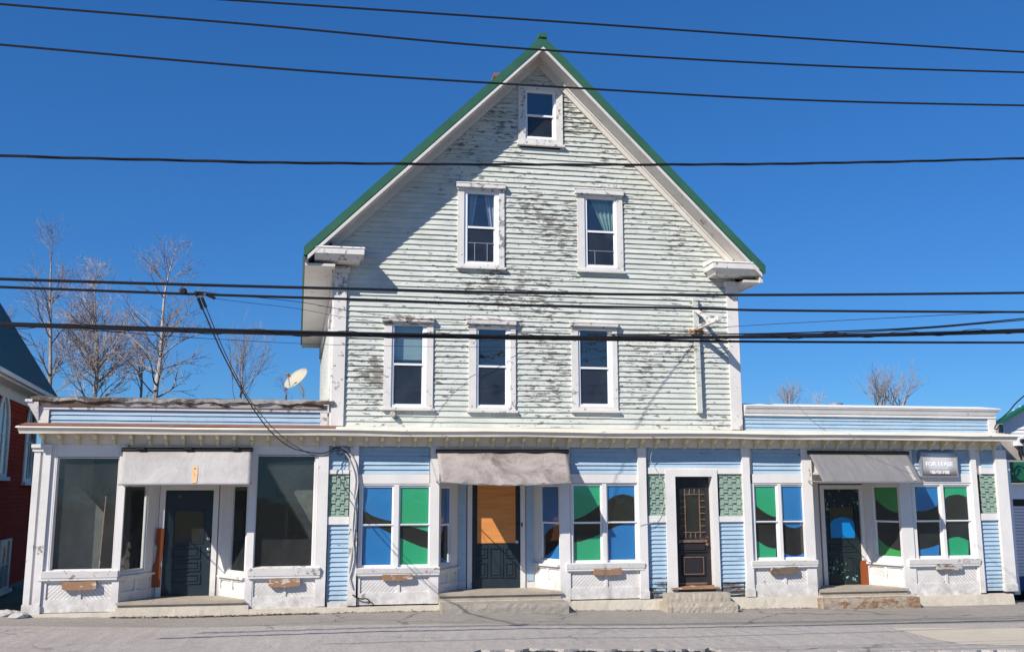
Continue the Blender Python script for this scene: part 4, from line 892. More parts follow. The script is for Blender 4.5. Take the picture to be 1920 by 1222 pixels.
# ================================================================== steps
def block(name, lab, x0, x1, ytop, ybot, mat, back=-.02, rough=.012, depth=None):
    Yf = -depth
    a, b = P(x0, (ytop+ybot)/2, Yf).x, P(x1, (ytop+ybot)/2, Yf).x; z1 = Z((x0+x1)/2, ytop, Yf); nx, nz, ny = 28, 5, 6; m = MB(); rr = random.Random(int(x0))
    def grid(fn, nu, nv):
        vs = [fn(i/nu, j/nv) for i in range(nu+1) for j in range(nv+1)]; m.add(vs, [(i*(nv+1)+j, (i+1)*(nv+1)+j, (i+1)*(nv+1)+j+1, i*(nv+1)+j+1) for i in range(nu) for j in range(nv)])
    H = z1+.3; e = [rr.uniform(-1, 1)*rough for _ in range(nx+1)]; hh = [rr.uniform(-1, 1)*rough for _ in range(nx+1)]
    grid(lambda u, v: (a+(b-a)*u, Yf+(e[round(u*nx)] if v > .9 else rr.uniform(-1, 1)*rough*(0 if u in (0, 1) else 1))+.02*(v > .9), -.3+H*v+(hh[round(u*nx)] if v > .9 else 0)), nx, nz)
    grid(lambda u, v: (a+(b-a)*u, (Yf+.02+e[round(u*nx)]) if v < .1 else Yf+.02+(back-Yf-.02)*v, z1+(hh[round(u*nx)] if v < .1 else rr.uniform(-.003, .003))), nx, ny)
    for X, s_ in ((a, -1), (b, 1)):
        m.add([(X, Yf, -.3), (X, back, -.3), (X, back, z1), (X, Yf+.02, z1)], [(0, 1, 2, 3)])
    return tag(m.build(name, mat, None, None, ((a+b)/2, (Yf+back)/2, 0)), lab, 'step'), Yf, z1
block('stone_step', 'rough grey granite block step below the middle doorway', 829, 1067, 1131, 1146, 'granite', -.12, .006, .62)
block('stone_step', 'lower and wider of the two worn stone steps under the narrow brown door', 1254, 1384, 1131, 1146, 'step_stone', -.12, .008, .72)
block('stone_step', 'upper of the two worn stone steps under the narrow brown door', 1252, 1370, 1112, 1129, 'step_stone', -.11, .008, .42)
block('stone_step', 'rust stained granite slab below the right doorway', 1545, 1726, 1121, 1137, 'rust_stone', -.12, .006, .42)
# ================================================================== bracket on the wall
k0, k1 = P(1302, 560, -.05), P(1311, 774, -.05)
bt = thing('timber_bracket', 'old timber post and projecting arm fixed to the right side of the gable wall', 'bracket', (k1.x, 0, k1.z))
m = MB(); hw = .055; m.hexa([(k1.x-hw, -.12, k1.z), (k1.x+hw, -.12, k1.z), (k1.x+hw, -.026, k1.z), (k1.x-hw, -.026, k1.z), (k0.x-hw, -.12, k0.z), (k0.x+hw, -.12, k0.z), (k0.x+hw, -.026, k0.z), (k0.x-hw, -.026, k0.z)]); m.build('post', 'mint', bt)
tip = P(1350, 596, -1.15); ar = P(1302, 617, -.12); m = MB()
def beam(m, a, b, r_):
    a, b = Vector(a), Vector(b); d = (b-a).normalized(); s_ = d.cross(Vector((0, 0, 1))).normalized()*r_; u_ = s_.cross(d).normalized()*r_
    m.hexa([a-s_-u_, a+s_-u_, b+s_-u_, b-s_-u_, a-s_+u_, a+s_+u_, b+s_+u_, b-s_+u_])
beam(m, ar, tip, .045); m.build('arm', 'white_hood', bt)
m = MB(); beam(m, P(1303, 580, -.12), ar.lerp(tip, .72), .032); m.build('brace', 'white_hood', bt)
m = MB(); z_ = ar.z-.06; m.box(k0.x-.14, k0.x+.16, -.17, -.122, z_-.03, z_+.03); m.lathe((k0.x-.16, -.15, z_), [(.03, -.03), (.04, 0), (.03, .04), (.015, .05)]); m.lathe((k0.x+.02, -.2, z_-.03), [(.03, -.05), (.04, 0), (.03, .04)]); m.build('crosspiece', 'rust', bt)
m = MB(); k = P(736, 776, -.05); m.lathe((k.x, 0, k.z), [(.05, 0), (.05, .04), (.03, .06), (.06, .09), (.05, .14)], (0, -1, 0)); tag(m.build('insulator', 'pebble', None, None, (k.x, 0, k.z)), 'small grey knob insulator on the clapboards under the lower left upstairs window', 'insulator')
# ================================================================== satellite dish
DY = 2.4; c = P(556.5, 711, DY); ds = thing('satellite_dish', 'cream satellite dish with a rust streak standing on the left flat roof', 'satellite dish', (P(571, 738, DY).x, DY, 3.8))
ax = Vector((-.58, -.50, .64)).normalized(); Rr = .31; m = MB()
m.lathe(c-ax*.05, [(0, 0), (Rr*.35, .012), (Rr*.7, .04), (Rr, .085), (Rr, .097), (Rr*.7, .053), (Rr*.35, .026), (0, .014)], ax, 28); m.build('reflector', 'dish', ds, smooth=True)
sid = ax.cross(Vector((0, 0, 1))).normalized(); upv = sid.cross(ax).normalized(); foc = c+ax*.24-upv*.10
m = MB(); m.tube([c-upv*Rr*.92, foc], .014); m.build('feed_arm', 'grey_metal', ds)
m = MB(); m.lathe(foc-ax*.02, [(.03, -.06), (.035, 0), (.04, .03)], -ax, 10); m.build('feed_horn', 'rust', ds)
base = P(570, 742, DY); m = MB(); m.tube([(base.x, DY, 3.84), (base.x, DY, base.z+.1), c-ax*.07], .022); m.tube([(base.x+.3, DY+.05, 3.84), c-ax*.08-upv*.1], .012); m.build('mast', 'grey_metal', ds)
# ================================================================== wires
def wire(lab, pts, Y, r_, name='overhead_wire', cat='wire', mat='cable', twist=0, group=None, n=9, strands=None):
    Ys = Y if isinstance(Y, (list, tuple)) else [Y]*len(pts)
    q = cat_rom([P(x, y, yy) for (x, y), yy in zip(pts, Ys)], n); m = MB()
    if strands:
        for (ph, rr, off, tw) in strands:
            m.tube([p+Vector((0, math.cos(ph+tw*p.x)*off, math.sin(ph+tw*p.x)*off)) for p in q], rr, 6)
    else: m.tube(q, r_, 6)
    mid = q[len(q)//2]
    return tag(m.build(name, mat, None, None, mid), lab, cat, group)
YL_ = -6.6; YH = -11.0
wire('uppermost thin wire, entering the sky from the top edge and sloping down to the right', [(-500, -62), (0, -28), (425, 0), (1000, 38), (1500, 72), (1920, 98), (2500, 130)], YH, .0105)
wire('thin wire crossing just below the tip of the gable, second from the top', [(-500, -36), (0, 8), (480, 47), (960, 90), (1480, 121), (1920, 136), (2500, 150)], YH, .0105)
wire('thin wire crossing the attic window, third from the top', [(-500, 38), (0, 84), (560, 132), (1040, 163), (1480, 187), (1920, 198), (2500, 205)], YH, .0105)
wire('twisted service cable crossing the gable between the attic and the two gable windows', [(-500, 272), (0, 292), (300, 300), (560, 305.5), (1040, 309), (1480, 307), (1920, 297), (2500, 280)], -9.0, .012, strands=[(0, .009, .009, 3.1), (2.1, .009, .009, 3.1), (4.2, .007, .009, 3.1)], n=30)
wire('thick black cable crossing over the corner boards just below the eaves', [(-500, 505), (0, 523), (330, 533), (660, 541.5), (980, 549), (1380, 553), (1920, 549), (2500, 540)], YL_, .020, 'overhead_cable', 'cable')
wire('black cable below the eaves carrying the drop wires to the house front', [(-500, 520), (0, 538), (365, 551.5), (660, 561), (980, 572), (1300, 578), (1460, 582), (1920, 585), (2500, 586)], YL_, .018, 'overhead_cable', 'cable')
wire('thick lashed bundle of black telephone cables crossing the lower upstairs windows', [(-500, 598), (0, 609), (330, 619), (660, 626.5), (980, 631), (1200, 632), (1380, 631), (1560, 628.5), (1740, 624.5), (1920, 619.5), (2500, 600)], YL_, .03, 'overhead_cable', 'cable', strands=[(0, .023, .010, 0), (2.4, .020, .021, .25), (4.4, .019, .021, .25), (1.1, .005, .044, 5.2)], n=24)
wire('single black cable running level below the lashed bundle at the right', [(900, 634), (1140, 637), (1380, 640), (1650, 641.5), (1920, 642), (2500, 641)], YL_+.05, .018, 'overhead_cable', 'cable')
wire('upper of the two thin wires that leave the lashed bundle and rise to the right', [(1100, 627), (1390, 626), (1560, 621.5), (1740, 613), (1920, 597), (2300, 560)], YL_-.1, .010)
wire('lower of the two thin wires that leave the lashed bundle and rise to the right', [(1400, 627), (1560, 625), (1740, 615), (1830, 607.5), (1920, 600), (2300, 568)], YL_-.15, .008)
wire('hair thin wire running below the lashed bundle from the trees to the house corner', [(140, 618), (210, 622), (380, 634), (590, 645), (760, 649), (1000, 652)], [YL_, YL_, -5, -2, -.8, -.04], .0045)
wire('thin wire rising to the right from the timber bracket to the upper cable', [(1300, 618), (1390, 611), (1650, 597), (1880, 586), (2100, 585.5)], [-.2, -1.2, -4, YL_, YL_], .0055)
wire('upper drop wire sagging from the pole cable to the timber bracket', [(383, 549), (420, 552), (560, 566), (690, 587.5), (880, 606.5), (1100, 615), (1290, 618)], [YL_, -6.3, -5.2, -4.2, -2.7, -1.3, -.2], .0048)
wire('lower drop wire sagging from the pole cable to the timber bracket', [(398, 559), (470, 568), (560, 579), (690, 601.5), (880, 618), (1100, 621), (1290, 620)], [YL_, -6.0, -5.2, -4.2, -2.7, -1.3, -.2], .0034)
dp = [(368, 553), (385, 590), (404, 634), (425, 678), (462, 746), (505, 806), (545, 838), (585, 848), (608, 849), (633, 839), (646, 843)]
dY = [YL_, -6.0, -5.4, -4.75, -3.6, -2.3, -1.2, -.45, -.25, -.1, -.08]
wire('thicker of the two service drops hanging from the pole cable to the shopfront corner', dp, dY, .011, 'service_drop', 'cable')
wire('thinner of the two service drops hanging from the pole cable to the shopfront corner', [(378, 553), (392, 590), (410, 634), (430, 678), (466, 746), (514, 804), (560, 840), (598, 855), (612, 853), (634, 843), (650, 848)], [y-.02 for y in dY], .007, 'service_drop', 'cable')
m = MB()
for (p0, p1) in (((371, 557), (379, 578)), ((378, 556), (386, 575)), ((384, 551), (402, 559)), ((366, 549), (386, 550))):
    m.tube([P(*p0, YL_-.03), P(*p1, YL_+.2)], .022, 8)
m.lathe(P(344, 546.5, YL_), [(.03, -.02), (.05, .01), (.03, .04)], (0, -1, 0)); tag(m.build('cable_clamp', 'cable', None, None, P(373, 555, YL_)), 'cluster of black dead end clamps where the service drops leave the cable', 'clamp')
# cables down the blue corner strip
for i, (lab, pts, mt, r_) in enumerate((('grey cable bowing down the pilaster beside the blue strip, nearest the window', [(640, 838), (652, 846), (664, 862), (669, 880), (671, 910), (664, 950), (661, 1000), (664, 1040), (660, 1066), (655, 1085), (659, 1100)], 'cable_grey', .016),
        ('grey cable looping down the pilaster beside the blue strip, nearest the shingles', [(638, 844), (650, 852), (659, 870), (666, 895), (664, 930), (667, 965), (663, 1010), (657, 1050), (655, 1075), (661, 1103)], 'cable_grey', .012),
        ('dark stub of hose curling from the foot of the pilaster over the bulkhead', [(661, 1114), (668, 1119), (677, 1122), (688, 1122), (693, 1127), (690, 1131)], 'cable', .014),
        ('coiled black wire ends fixed over the blue strip at the cornice', [(620, 846), (628, 838), (636, 842), (632, 850), (640, 852), (646, 846), (652, 850), (647, 858), (656, 862)], 'cable', .008))):
    q = cat_rom([P(x, y, -.085) for x, y in pts], 8); m = MB(); m.tube(q, r_, 6); tag(m.build('wall_cable', mt, None, None, q[len(q)//2]), lab, 'cable')
q = cat_rom([P(1222, 812, -.46), P(1223, 840, -.2), P(1220, 862, -.07), P(1229, 878, -.05), P(1243, 905, -.05), P(1246, 940, -.05), P(1230, 975, -.05), P(1200, 984, -.08)], 8); m = MB(); m.tube(q, .005, 5)
tag(m.build('wall_cable', 'cable_grey', None, None, q[9]), 'thin pale wire hanging from the cornice past the brown door', 'wire')
q = cat_rom([P(2050, 640, -2.), P(1920, 742, -1.0), P(1893, 770, -.5), P(1876, 786, -.15), P(1868, 796, -.1), P(1865, 803, -.12), P(1870, 804, -.14), P(1875, 796, -.1), P(1880, 806, -.06)], 8); m = MB(); m.tube(q, .015, 6)
tag(m.build('service_drop', 'cable', None, None, q[9]), 'black service drop looped to the right end of the white parapet', 'cable')
# ================================================================== brick red church on the left
N0 = P(0, 690, 4.6); F0 = P(103, 743, 12.4); ze = N0.z; F0.z = ze
wd_ = Vector((F0.x-N0.x, F0.y-N0.y, 0)); S0 = N0-wd_*.42; S0.z = ze
CA, CB = (S0.x, S0.y), (F0.x, F0.y); TC, LC = frame(CA, CB)
ch = thing('church', 'red clapboard church with white arched windows and a steep dark green roof', 'church', (S0.x, S0.y, 0))
def uz(x, y, n=0.0):
    o = TC.to_3x3() @ Vector((0, n, 0)); return hit(x, y, (CA[0]+o.x, CA[1]+o.y), (CB[0]+o.x, CB[1]+o.y))
# frame normal points to -x side for a wall running away from us; wall face is at n=.45 behind the eave line
n0 = .42; zw = ze-.12
_o = TC.to_3x3() @ Vector((0, 1, 0)); _un, _zn = hit(0, 578, (F0.x, F0.y), (F0.x+_o.x, F0.y+_o.y)); PITC = (_zn-ze)/abs(_un)
m = MB(); clap(m, 0, LC-.35, -.3, zw-.34, n0, .115, T=TC, wob=.004); m.box(0, LC-.35, n0+.001, n0+.3, -.3, zw-.05, TC); m.build('clapboard_wall', 'church_wall', ch)
for ue in (LC-.36, .0):
    m = MB(); k = 8.5; m.prism([(ue, n0-.02, -.3), (ue, 2*k-n0, -.3), (ue, 2*k-n0, zw), (ue, k, ze+(k-.1)*1.02*0+zw+(k-n0)*PITC), (ue, n0-.02, zw)], (.011, 0, 0), TC); m.build('end_wall', 'church_wall', ch)
m = MB(); m.box(0, LC-.3, n0-.05, n0-.002, zw-.33, zw-.02, TC); m.box(0, LC, .03, n0-.05, zw-.06, zw-.02, TC); m.box(0, LC, -.02, .028, zw-.06, zw+.06, TC); m.build('eave_board', 'white', ch)
m = MB(); m.box(0, LC+.02, -.13, -.021, zw-.01, zw+.10, TC); m.build('gutter', 'white', ch)
# roof slope through the back rake seen at the left edge of the photo
o = TC.to_3x3() @ Vector((0, 1, 0)); FA = (F0.x, F0.y); FB = (F0.x+o.x, F0.y+o.y); un, zn = hit(0, 578, FA, FB); pitc = (zn-ze)/abs(un)
m = MB(); k = 8.5; za_ = ze+.02
m.prism([(-.2, -.1, za_-.1*pitc), (LC+.03, -.1, za_-.1*pitc), (LC+.03, k, za_+k*pitc), (-.2, k, za_+k*pitc)], (0, .0, .14), TC); m.prism([(-.2, k+.001, za_+k*pitc), (LC+.03, k+.001, za_+k*pitc), (LC+.03, 2*k, za_), (-.2, 2*k, za_)], (0, .0, .14), TC); m.build('roof', 'church_roof', ch)
def cwin(lab, x0, x1, yt, yb, arch=True):
    u0, _ = uz(x0, yb-5, n0); u1, _ = uz(x1, yb-5, n0); zb_ = uz((x0+x1)/2, yb, n0)[1]; zt_ = uz((x0+x1)/2, yt, n0)[1]; wdh = u1-u0
    pts = [(u0, zb_), (u1, zb_)]
    if arch:
        hh = wdh*.8; pts += [(u1-wdh*.5*(1-math.cos(t*math.pi/16)), zt_-hh+hh*math.sin(t*math.pi/16)**.8) for t in range(0, 17)]
    else: pts += [(u1, zt_), (u0, zt_)]
    cx = (u0+u1)/2; cz = (zb_+zt_)/2
    inn = [(cx+(u-cx)*.72, cz+(z-cz)*.92) for u, z in pts]
    m = MB(); a = len(pts)
    vs = [(u, n0-.06, z) for u, z in pts]+[(u, n0-.06, z) for u, z in inn]+[(u, n0-.02, z) for u, z in pts]+[(u, n0-.02, z) for u, z in inn]
    fs = []
    for i in range(a):
        j = (i+1) % a; fs += [(i, j, a+j, a+i), (2*a+j, 2*a+i, 3*a+i, 3*a+j), (j, i, 2*a+i, 2*a+j), (a+i, a+j, 3*a+j, 3*a+i)]
    m.add([TC @ Vector(v) for v in vs], fs); wn = m.build('window', 'white', ch, lab)
    m = MB(); m.prism([(u, n0-.028, z) for u, z in inn], (0, .006, 0), TC); m.build('pane', 'glass_frost', wn)
    m = MB(); m.box(cx-.015, cx+.015, n0-.05, n0-.03, inn[0][1], zt_-.2, TC); m.box(inn[0][0], inn[1][0], n0-.051, n0-.031, cz-.015, cz+.015, TC); m.build('muntin', 'white', wn)
    m = MB(); m.box(u0-.08, u1+.08, n0-.14, n0-.024, zb_-.10, zb_-.001, TC); m.build('sill', 'white', wn)
M['glass_frost'] = plain('pale_leaded_glass', (.22, .25, .24), .15, .3, 6, 0, 20, .002, .6)
cwin('tall arched church window at the photo edge', -18, 8, 732, 893); cwin('tall arched church window nearest the shop', 39, 55, 752, 903); cwin('low square headed basement window of the church', -10, 11, 1012, 1106, False)
m = MB(); q = [TC @ Vector((u, n0-.09, z)) for u, z in (uz(61, 770, n0), uz(56, 905, n0), uz(51, 1130, n0))]; m.tube(q, .05, 8); m.build('downpipe', 'grey_metal', ch)
# ================================================================== garage on the right
GYf = 1.0
gx0 = P(1876, 1000, GYf).x; gx1 = gx0+7
ga = thing('garage', 'low white garage with a pale roller door and green trim at the right edge', 'garage', (gx0, GYf, 0))
dA = pxr(1893, 935, 1990, 1112, GYf-.03)
m = MB(); m.box(gx0, dA[0]-.02, GYf-.1, GYf+.2, -.1, Z(1900, 862, GYf)); m.box(dA[0]-.019, gx1, GYf-.1, GYf+.2, dA[3], Z(1900, 907, GYf)); m.build('door_surround', 'white_siding', ga)
m = MB(); n = 22; dh = (dA[3]-.08)
zbt = Z(1905, 1080, GYf); ztt = Z(1905, 948, GYf)
for k in range(n):
    a = zbt+(ztt-zbt)*k/n; b = a+(ztt-zbt)/n; m.hexa([(dA[0], GYf-.0, a), (gx1-.5, GYf-.0, a), (gx1-.5, GYf+.1, a), (dA[0], GYf+.1, a), (dA[0], GYf-.025, b-.008), (gx1-.5, GYf-.025, b-.008), (gx1-.5, GYf+.1, b), (dA[0], GYf+.1, b)])
m.build('roller_door', 'shutter', ga); B(dA[0], gx1-.5, GYf-.02, GYf+.09, ztt+.002, dA[3]-.002).build('door_head', 'black', ga); B(dA[0], gx1-.5, GYf-.03, GYf+.09, -.05, zbt-.002).build('bottom_panel', 'door_blue', ga)
zg0, zg1 = Z(1900, 905, GYf), Z(1900, 866, GYf)
m = MB(); m.box(gx0+.12, gx1, GYf-.28, GYf-.101, zg0+.06, zg1); m.box(gx0+.12, gx1, GYf-.25, GYf-.101, zg0, zg0+.058); m.build('fascia', 'green_fascia', ga)
m = MB(); m.box(gx0-.02, gx0+.13, GYf-.35, GYf-.102, -.1, Z(1882, 864, GYf-.3)); m.build('corner_post', 'white_siding', ga)
B(gx0+.05, gx1, GYf+.0, GYf+.2, Z(1900, 862, GYf)+.003, Z(1900, 826, GYf)).build('beige_wall', 'beige_siding', ga)
# gabled upper wall behind, its green rake rising to the right
e0, e1 = P(1873, 791, 2.2), P(1920, 764, 2.2); sl_ = (e1.z-e0.z)/(e1.x-e0.x); X1 = e0.x+3.4; zt_ = e0.z+3.4*sl_
m = MB(); clap(m, e0.x+.1, e0.x+8, Z(1900, 826, 2.2)-.4, zt_-.1, 2.2, .10, (), lambda z: (max(e0.x+.1, e0.x+(z-e0.z)/sl_), min(e0.x+8, X1+3.4-(z-e0.z)/sl_)), .02, .001); m.build('gable_wall', 'white_siding', ga)
m = MB(); m.prism([(e0.x-.12, 1.95, e0.z-.12*sl_+.0), (X1, 1.95, zt_), (X1, 1.95, zt_+.08), (e0.x-.12, 1.95, e0.z-.12*sl_+.08)], (0, .25, 0)); m.prism([(X1+.001, 1.95, zt_), (X1+3.5, 1.95, e0.z-.1*sl_), (X1+3.5, 1.95, e0.z-.1*sl_+.08), (X1+.001, 1.95, zt_+.08)], (0, .25, 0)); m.build('roof', 'green_fascia', ga)
B(e0.x+.1, e0.x+8, 2.25, 8.5, -.1, e0.z-.05).build('body', 'beige_siding', ga)
k = P(1913, 826, GYf-.1); mt_ = thing('electric_meter', 'white and black electric meter box with two looping conduits on the beige garage wall', 'electric meter', (k.x, GYf-.1, k.z))
m = MB(); x0, x1, z0, z1 = pxr(1907, 818, 1919, 835, GYf-.15); m.box(x0, x1, GYf-.16, GYf-.005, z0, z1); m.build('meter_box', 'white_siding', mt_)
m = MB(); m.lathe(((x0+x1)/2+.03, GYf-.161, (z0+z1)/2), [(.055, 0), (.055, .06), (.04, .09)], (0, -1, 0), 14); m.build('meter_dial', 'black', mt_)
for pts in ([(1911, 836), (1911, 850), (1915, 858)], [(1916, 836), (1917, 848), (1923, 860)]):
    m = MB(); m.tube(cat_rom([P(x, y, GYf-.1) for x, y in pts], 6), .022, 6); m.build('conduit', 'black', mt_)
# ================================================================== bare trees
def bare_tree(lab, Y, path, r0, spec, seed, group, tm='bark', wm='twig', base=None):
    rr = random.Random(seed); pts = [P(x, y, Y) for x, y in path]; b0 = pts[0]; ground = Vector((b0.x+(b0.x-pts[1].x)*.2, Y, -.3))
    tr = thing('bare_tree', lab, 'tree', ground, group); q = cat_rom([ground]+pts, 8); n = len(q); m = MB(); ht = (q[-1]-q[0]).length
    rad = [max(.012, r0*(1-i/n)**.85) for i in range(n)]; m.tube(q, rad, 7); m.build('trunk', tm, tr, smooth=True); c = MB()
    def twig(p, d, L, r_, dep):
        k = max(2, int(L/.32)) if dep > 0 else 2; pp = [p]; dd = d.copy()
        for i in range(k):
            dd = (dd+Vector((rr.gauss(0, .13), rr.gauss(0, .13), rr.gauss(spec.get('up', .06), .08)))).normalized(); pp.append(pp[-1]+dd*(L/k))
        c.tube(pp, [r_*(1-.72*i/k) for i in range(k+1)], 4 if dep > 1 else 3, False)
        if dep <= 0: return
        nb = int(spec['den'][dep-1]*1.7*L+.6+rr.random())
        for _ in range(nb):
            t = rr.uniform(.22, 1); i = min(k-1, int(t*k)); bp = pp[i].lerp(pp[i+1], t*k-i); bd = (pp[i+1]-pp[i]).normalized()
            s_ = bd.cross(Vector((rr.gauss(0, 1), rr.gauss(0, 1), rr.gauss(0, 1)))).normalized(); an = R(rr.uniform(*spec.get('ang', (25, 52))))
            twig(bp, (bd*math.cos(an)+s_*math.sin(an)).normalized(), L*(1-t*.4)*rr.uniform(.38, .68), max(.006, r_*(1-.6*t)*.6), dep-1)
    i0 = next(i for i, p in enumerate(q) if p.z > spec['from'])
    for _ in range(spec['n']):
        t = rr.random()**.9; i = min(n-2, int(i0+(n-1-i0)*t)); p = q[i].lerp(q[i+1], rr.random()); az = rr.uniform(0, 2*math.pi); e = R(rr.uniform(*spec['elev']))+t*.35
        L = spec['len']*(1-t*.72)*rr.uniform(.65, 1.15); d = Vector((math.cos(az)*math.cos(e), math.sin(az)*math.cos(e), math.sin(e))); twig(p, d, L, min(rad[i]*.5, .010+.014*L), spec.get('dep', 3))
    c.build('crown', wm, tr); return tr
gL = 'bare trees behind the left shop roof'; gR = 'bare trees behind the right shop roof'
bare_tree('tall slender bare tree nearest the church roof, its tip highest of the left trees', 24, [(92, 760), (95, 640), (94, 560), (96, 490), (98, 437)], .10, dict(n=38, len=3.0, elev=(20, 55), den=(1.6, 1.7, 1.6), **{'from': 5.0}), 11, gL)
bare_tree('pale dense bare tree with pinkish twigs standing second from the church', 25, [(176, 770), (182, 690), (180, 620), (178, 560), (180, 508)], .115, dict(n=80, len=3.0, elev=(20, 58), den=(2.9, 2.3, 2.0), **{'from': 4.6}), 12, gL, 'bark_pale', 'twig_pale')
bare_tree('leaning bare tree with a swept crown in the middle of the left trees', 23, [(291, 750), (299, 690), (303, 640), (308, 560), (318, 510), (330, 465)], .12, dict(n=50, len=3.2, elev=(8, 50), den=(2.0, 1.8, 1.6), up=.03, **{'from': 4.4}), 13, gL, 'bark_pale', 'twig')
bare_tree('thin bare sapling between the pale tree and the leaning tree', 27, [(264, 750), (266, 700), (268, 660)], .08, dict(n=12, len=2.2, elev=(30, 65), den=(1.6, 1.5, 1.4), **{'from': 4.5}), 14, gL)
bare_tree('low bushy bare tree of fanning stems left of the satellite dish', 24, [(450, 765), (452, 730), (455, 700), (456, 668)], .06, dict(n=36, len=3.4, elev=(42, 76), den=(1.1, 1.2, 1.0), ang=(12, 30), **{'from': 3.2}), 15, gL)
bare_tree('small tuft of twigs beside the satellite dish', 26, [(536, 765), (535, 745), (534, 722)], .06, dict(n=10, len=1.4, elev=(50, 78), den=(2., 1.8, 1.6), **{'from': 4.0}), 16, gL)
bare_tree('bare tree top showing only at the left photo edge above the church', 26, [(-22, 760), (-20, 640), (-16, 540)], .18, dict(n=22, len=2.6, elev=(20, 55), den=(1.8, 1.8, 1.6), **{'from': 5}), 17, gL)
bare_tree('spreading bare tree with a forked top, tallest behind the right parapet', 26, [(1655, 790), (1652, 760), (1648, 742), (1643, 724)], .08, dict(n=30, len=2.8, elev=(38, 68), den=(1.0, 1.2, 1.1), ang=(18, 42), **{'from': 3.6}), 18, gR, 'bark', 'twig_dark')
bare_tree('bare tree leaning right beside the tallest one behind the right parapet', 26, [(1688, 790), (1692, 765), (1700, 740), (1708, 724)], .10, dict(n=14, len=2.4, elev=(28, 58), den=(1.0, 1.2, 1.1), ang=(18, 42), **{'from': 3.6}), 19, gR, 'bark', 'twig_dark')
bare_tree('faint low twiggy crown beside the house behind the right parapet', 34, [(1480, 790), (1480, 760), (1481, 738)], .09, dict(n=26, len=2.0, elev=(30, 70), den=(2.4, 2., 1.8), **{'from': 4.8}), 20, gR, 'bark', 'twig')
bare_tree('tiny tuft of bare twigs midway behind the right parapet', 34, [(1534, 790), (1536, 760), (1537, 744)], .05, dict(n=12, len=1.3, elev=(35, 70), den=(2.4, 2., 1.8), **{'from': 4.8}), 21, gR, 'bark', 'twig_pale')
# ================================================================== ground
m = MB(); m.add([(-300, -300, -.52), (300, -300, -.52), (300, 300, -.52), (-300, 300, -.52)], [(0, 1, 2, 3)]); struct(m.build('ground', 'lawn'))
m = MB(); m.box(-120, 120, -15.5, -3, -.5, -.27); struct(m.build('road', 'road'))
m = MB(); m.box(-120, 120, -40, -15.51, -.5, -.22); struct(m.build('far_pavement', 'asphalt_far'))
def poly_at(E_, x):
    for (a, ya), (b, yb) in zip(E_, E_[1:]):
        if a <= x <= b: return ya+(yb-ya)*(x-a)/(b-a)
    return E_[-1][1] if x > E_[-1][0] else E_[0][1]
def gp(l): return [(p.x, p.y) for p in (G(x, y, GZ(G(x, y, -.1).x)) for x, y in l)]
EDGE = gp(((-300, 1330), (0, 1262), (500, 1232), (880, 1222), (900, 1217.5), (1340, 1215), (1360, 1219), (1500, 1221), (1920, 1217), (2300, 1213)))
EDGE = [(-60, EDGE[0][1])]+EDGE+[(60, EDGE[-1][1])]
BAND = gp(((-300, 1176), (0, 1173), (960, 1169), (1920, 1166.5), (2300, 1165))); BAND = [(-60, BAND[0][1])]+BAND+[(60, BAND[-1][1])]
def edgeY(x): return poly_at(EDGE, x)
def bandY(x): return poly_at(BAND, x)
rr = random.Random(5)
def sheet(name, mat, fa, fb, x0, x1, st, ny, skirt=None, dz=0, cut=False):
    m = MB(); n = int((x1-x0)/st); vs = []
    ej = [rr.gauss(0, .035) for _ in range(n+1)]
    for i in range(n+1):
        x = x0+(x1-x0)*i/n; a, b = fa(x)+(ej[i] if cut else 0), fb(x)
        for j in range(ny+1):
            y = a+(b-a)*j/ny; vs.append((x, y, GZ(x)+dz+(rr.uniform(-.006, .006) if 0 < j < ny else 0)))
    fs = [(i*(ny+1)+j, (i+1)*(ny+1)+j, (i+1)*(ny+1)+j+1, i*(ny+1)+j+1) for i in range(n) for j in range(ny)]
    m.add(vs, fs)
    if skirt:
        k = len(m.v); sk = []
        for i in range(n+1): p = Vector(vs[i*(ny+1)]); sk.append((p.x, p.y-.03, p.z-skirt))
        m.add(sk, []); m.f += [[i*(ny+1), k+i, k+i+1, (i+1)*(ny+1)] for i in range(n)]
    return struct(m.build(name, mat))
sheet('pavement', 'asphalt', bandY, lambda x: .5, -40, 40, .25, 8)
sheet('parking_strip', 'asphalt_light', edgeY, bandY, -40, 40, .125, 8, .13, 0, True)
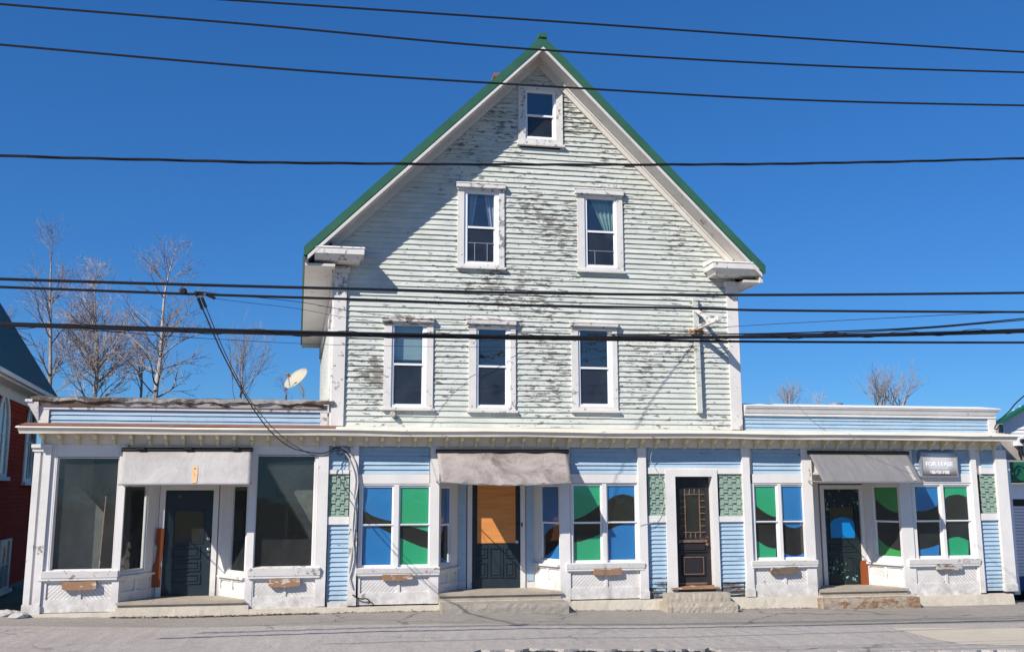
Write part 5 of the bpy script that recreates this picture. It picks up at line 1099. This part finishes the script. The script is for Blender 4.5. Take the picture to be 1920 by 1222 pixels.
# broken dark crust along the pavement edge
m = MB(); rr2 = random.Random(9); X0, X1 = EDGE[5][0], EDGE[6][0]; n = 90; rows = 6; vs = []
for i in range(n+1):
    x = X0+(X1-X0)*i/n; y0 = edgeY(x)
    for j in range(rows+1):
        vs.append((x, y0-.02-j*.05+rr2.uniform(-.03, .03)-(.1 if j == rows else 0), GZ(x)-.03-.02*j+rr2.uniform(-.016, .016)))
m.add(vs, [(i*(rows+1)+j+1, (i+1)*(rows+1)+j+1, (i+1)*(rows+1)+j, i*(rows+1)+j) for i in range(n) for j in range(rows)]); struct(m.build('broken_pavement_edge', 'asphalt_dark'))
m = MB(); pp = [G(x, y, -.15) for x, y in ((1672, 1174.5), (1800, 1173), (1960, 1172), (2200, 1168), (2200, 1200), (1960, 1204.5), (1860, 1205), (1800, 1203), (1750, 1194), (1710, 1184))]
m.prism([(p.x, p.y, GZ(p.x)+.006) for p in pp], (0, 0, .006)); struct(m.build('concrete_patch', 'sand'))
# rocks at the left foot of the building
for i, (x, y, s_, lab) in enumerate(((10, 1153, .16, 'pale rock at the left photo edge beside the church'), (27, 1150, .11, 'small dark topped rock between two pale rocks'), (36, 1156, .14, 'pale rock against the left corner of the shop building'))):
    c = G(x, y+2, .0); m = MB(); rr3 = random.Random(i+40); ring = 8; prof = [(.0, -.3), (.7, -.2), (1, .15), (.85, .5), (.45, .72), (0, .78)]
    m.lathe((0, 0, 0), [(a*s_, b*s_) for a, b in prof], n=ring); m.v = [Vector((v.x*rr3.uniform(.75, 1.25)*1.3, v.y*rr3.uniform(.75, 1.2), v.z*rr3.uniform(.85, 1.1)))+c for v in m.v]
    tag(m.build('rock', 'pebble', None, None, c), lab, 'rock', 'rocks at the foot of the corner')

# dead leaves and grit gathered along the wall foot
m = MB(); rl = random.Random(77)
for k in range(1100):
    t = rl.random(); px_ = 205+(600-205)*t if k < 800 else rl.uniform(600, 1540); b = P(px_, 1150, -.2)
    y = -.19-abs(rl.gauss(0, .045)); z = GZ(b.x)+.004+abs(rl.gauss(0, .012)); a = rl.uniform(0, 6.28); L = rl.uniform(.015, .05); wv = L*.5; tl = rl.uniform(-.012, .014)
    c, s_ = math.cos(a), math.sin(a); m.add([(b.x+c*L, y+s_*L, z+tl), (b.x-s_*wv, y+c*wv, z+.004), (b.x-c*L, y-s_*L, z), (b.x+s_*wv, y-c*wv, z+.002)], [(0, 1, 2, 3)])
o = m.build('leaf_litter', 'litter'); o['kind'] = 'stuff'; o['label'] = 'brown dead leaves and grit gathered along the foot of the shopfront'; o['category'] = 'leaf litter'
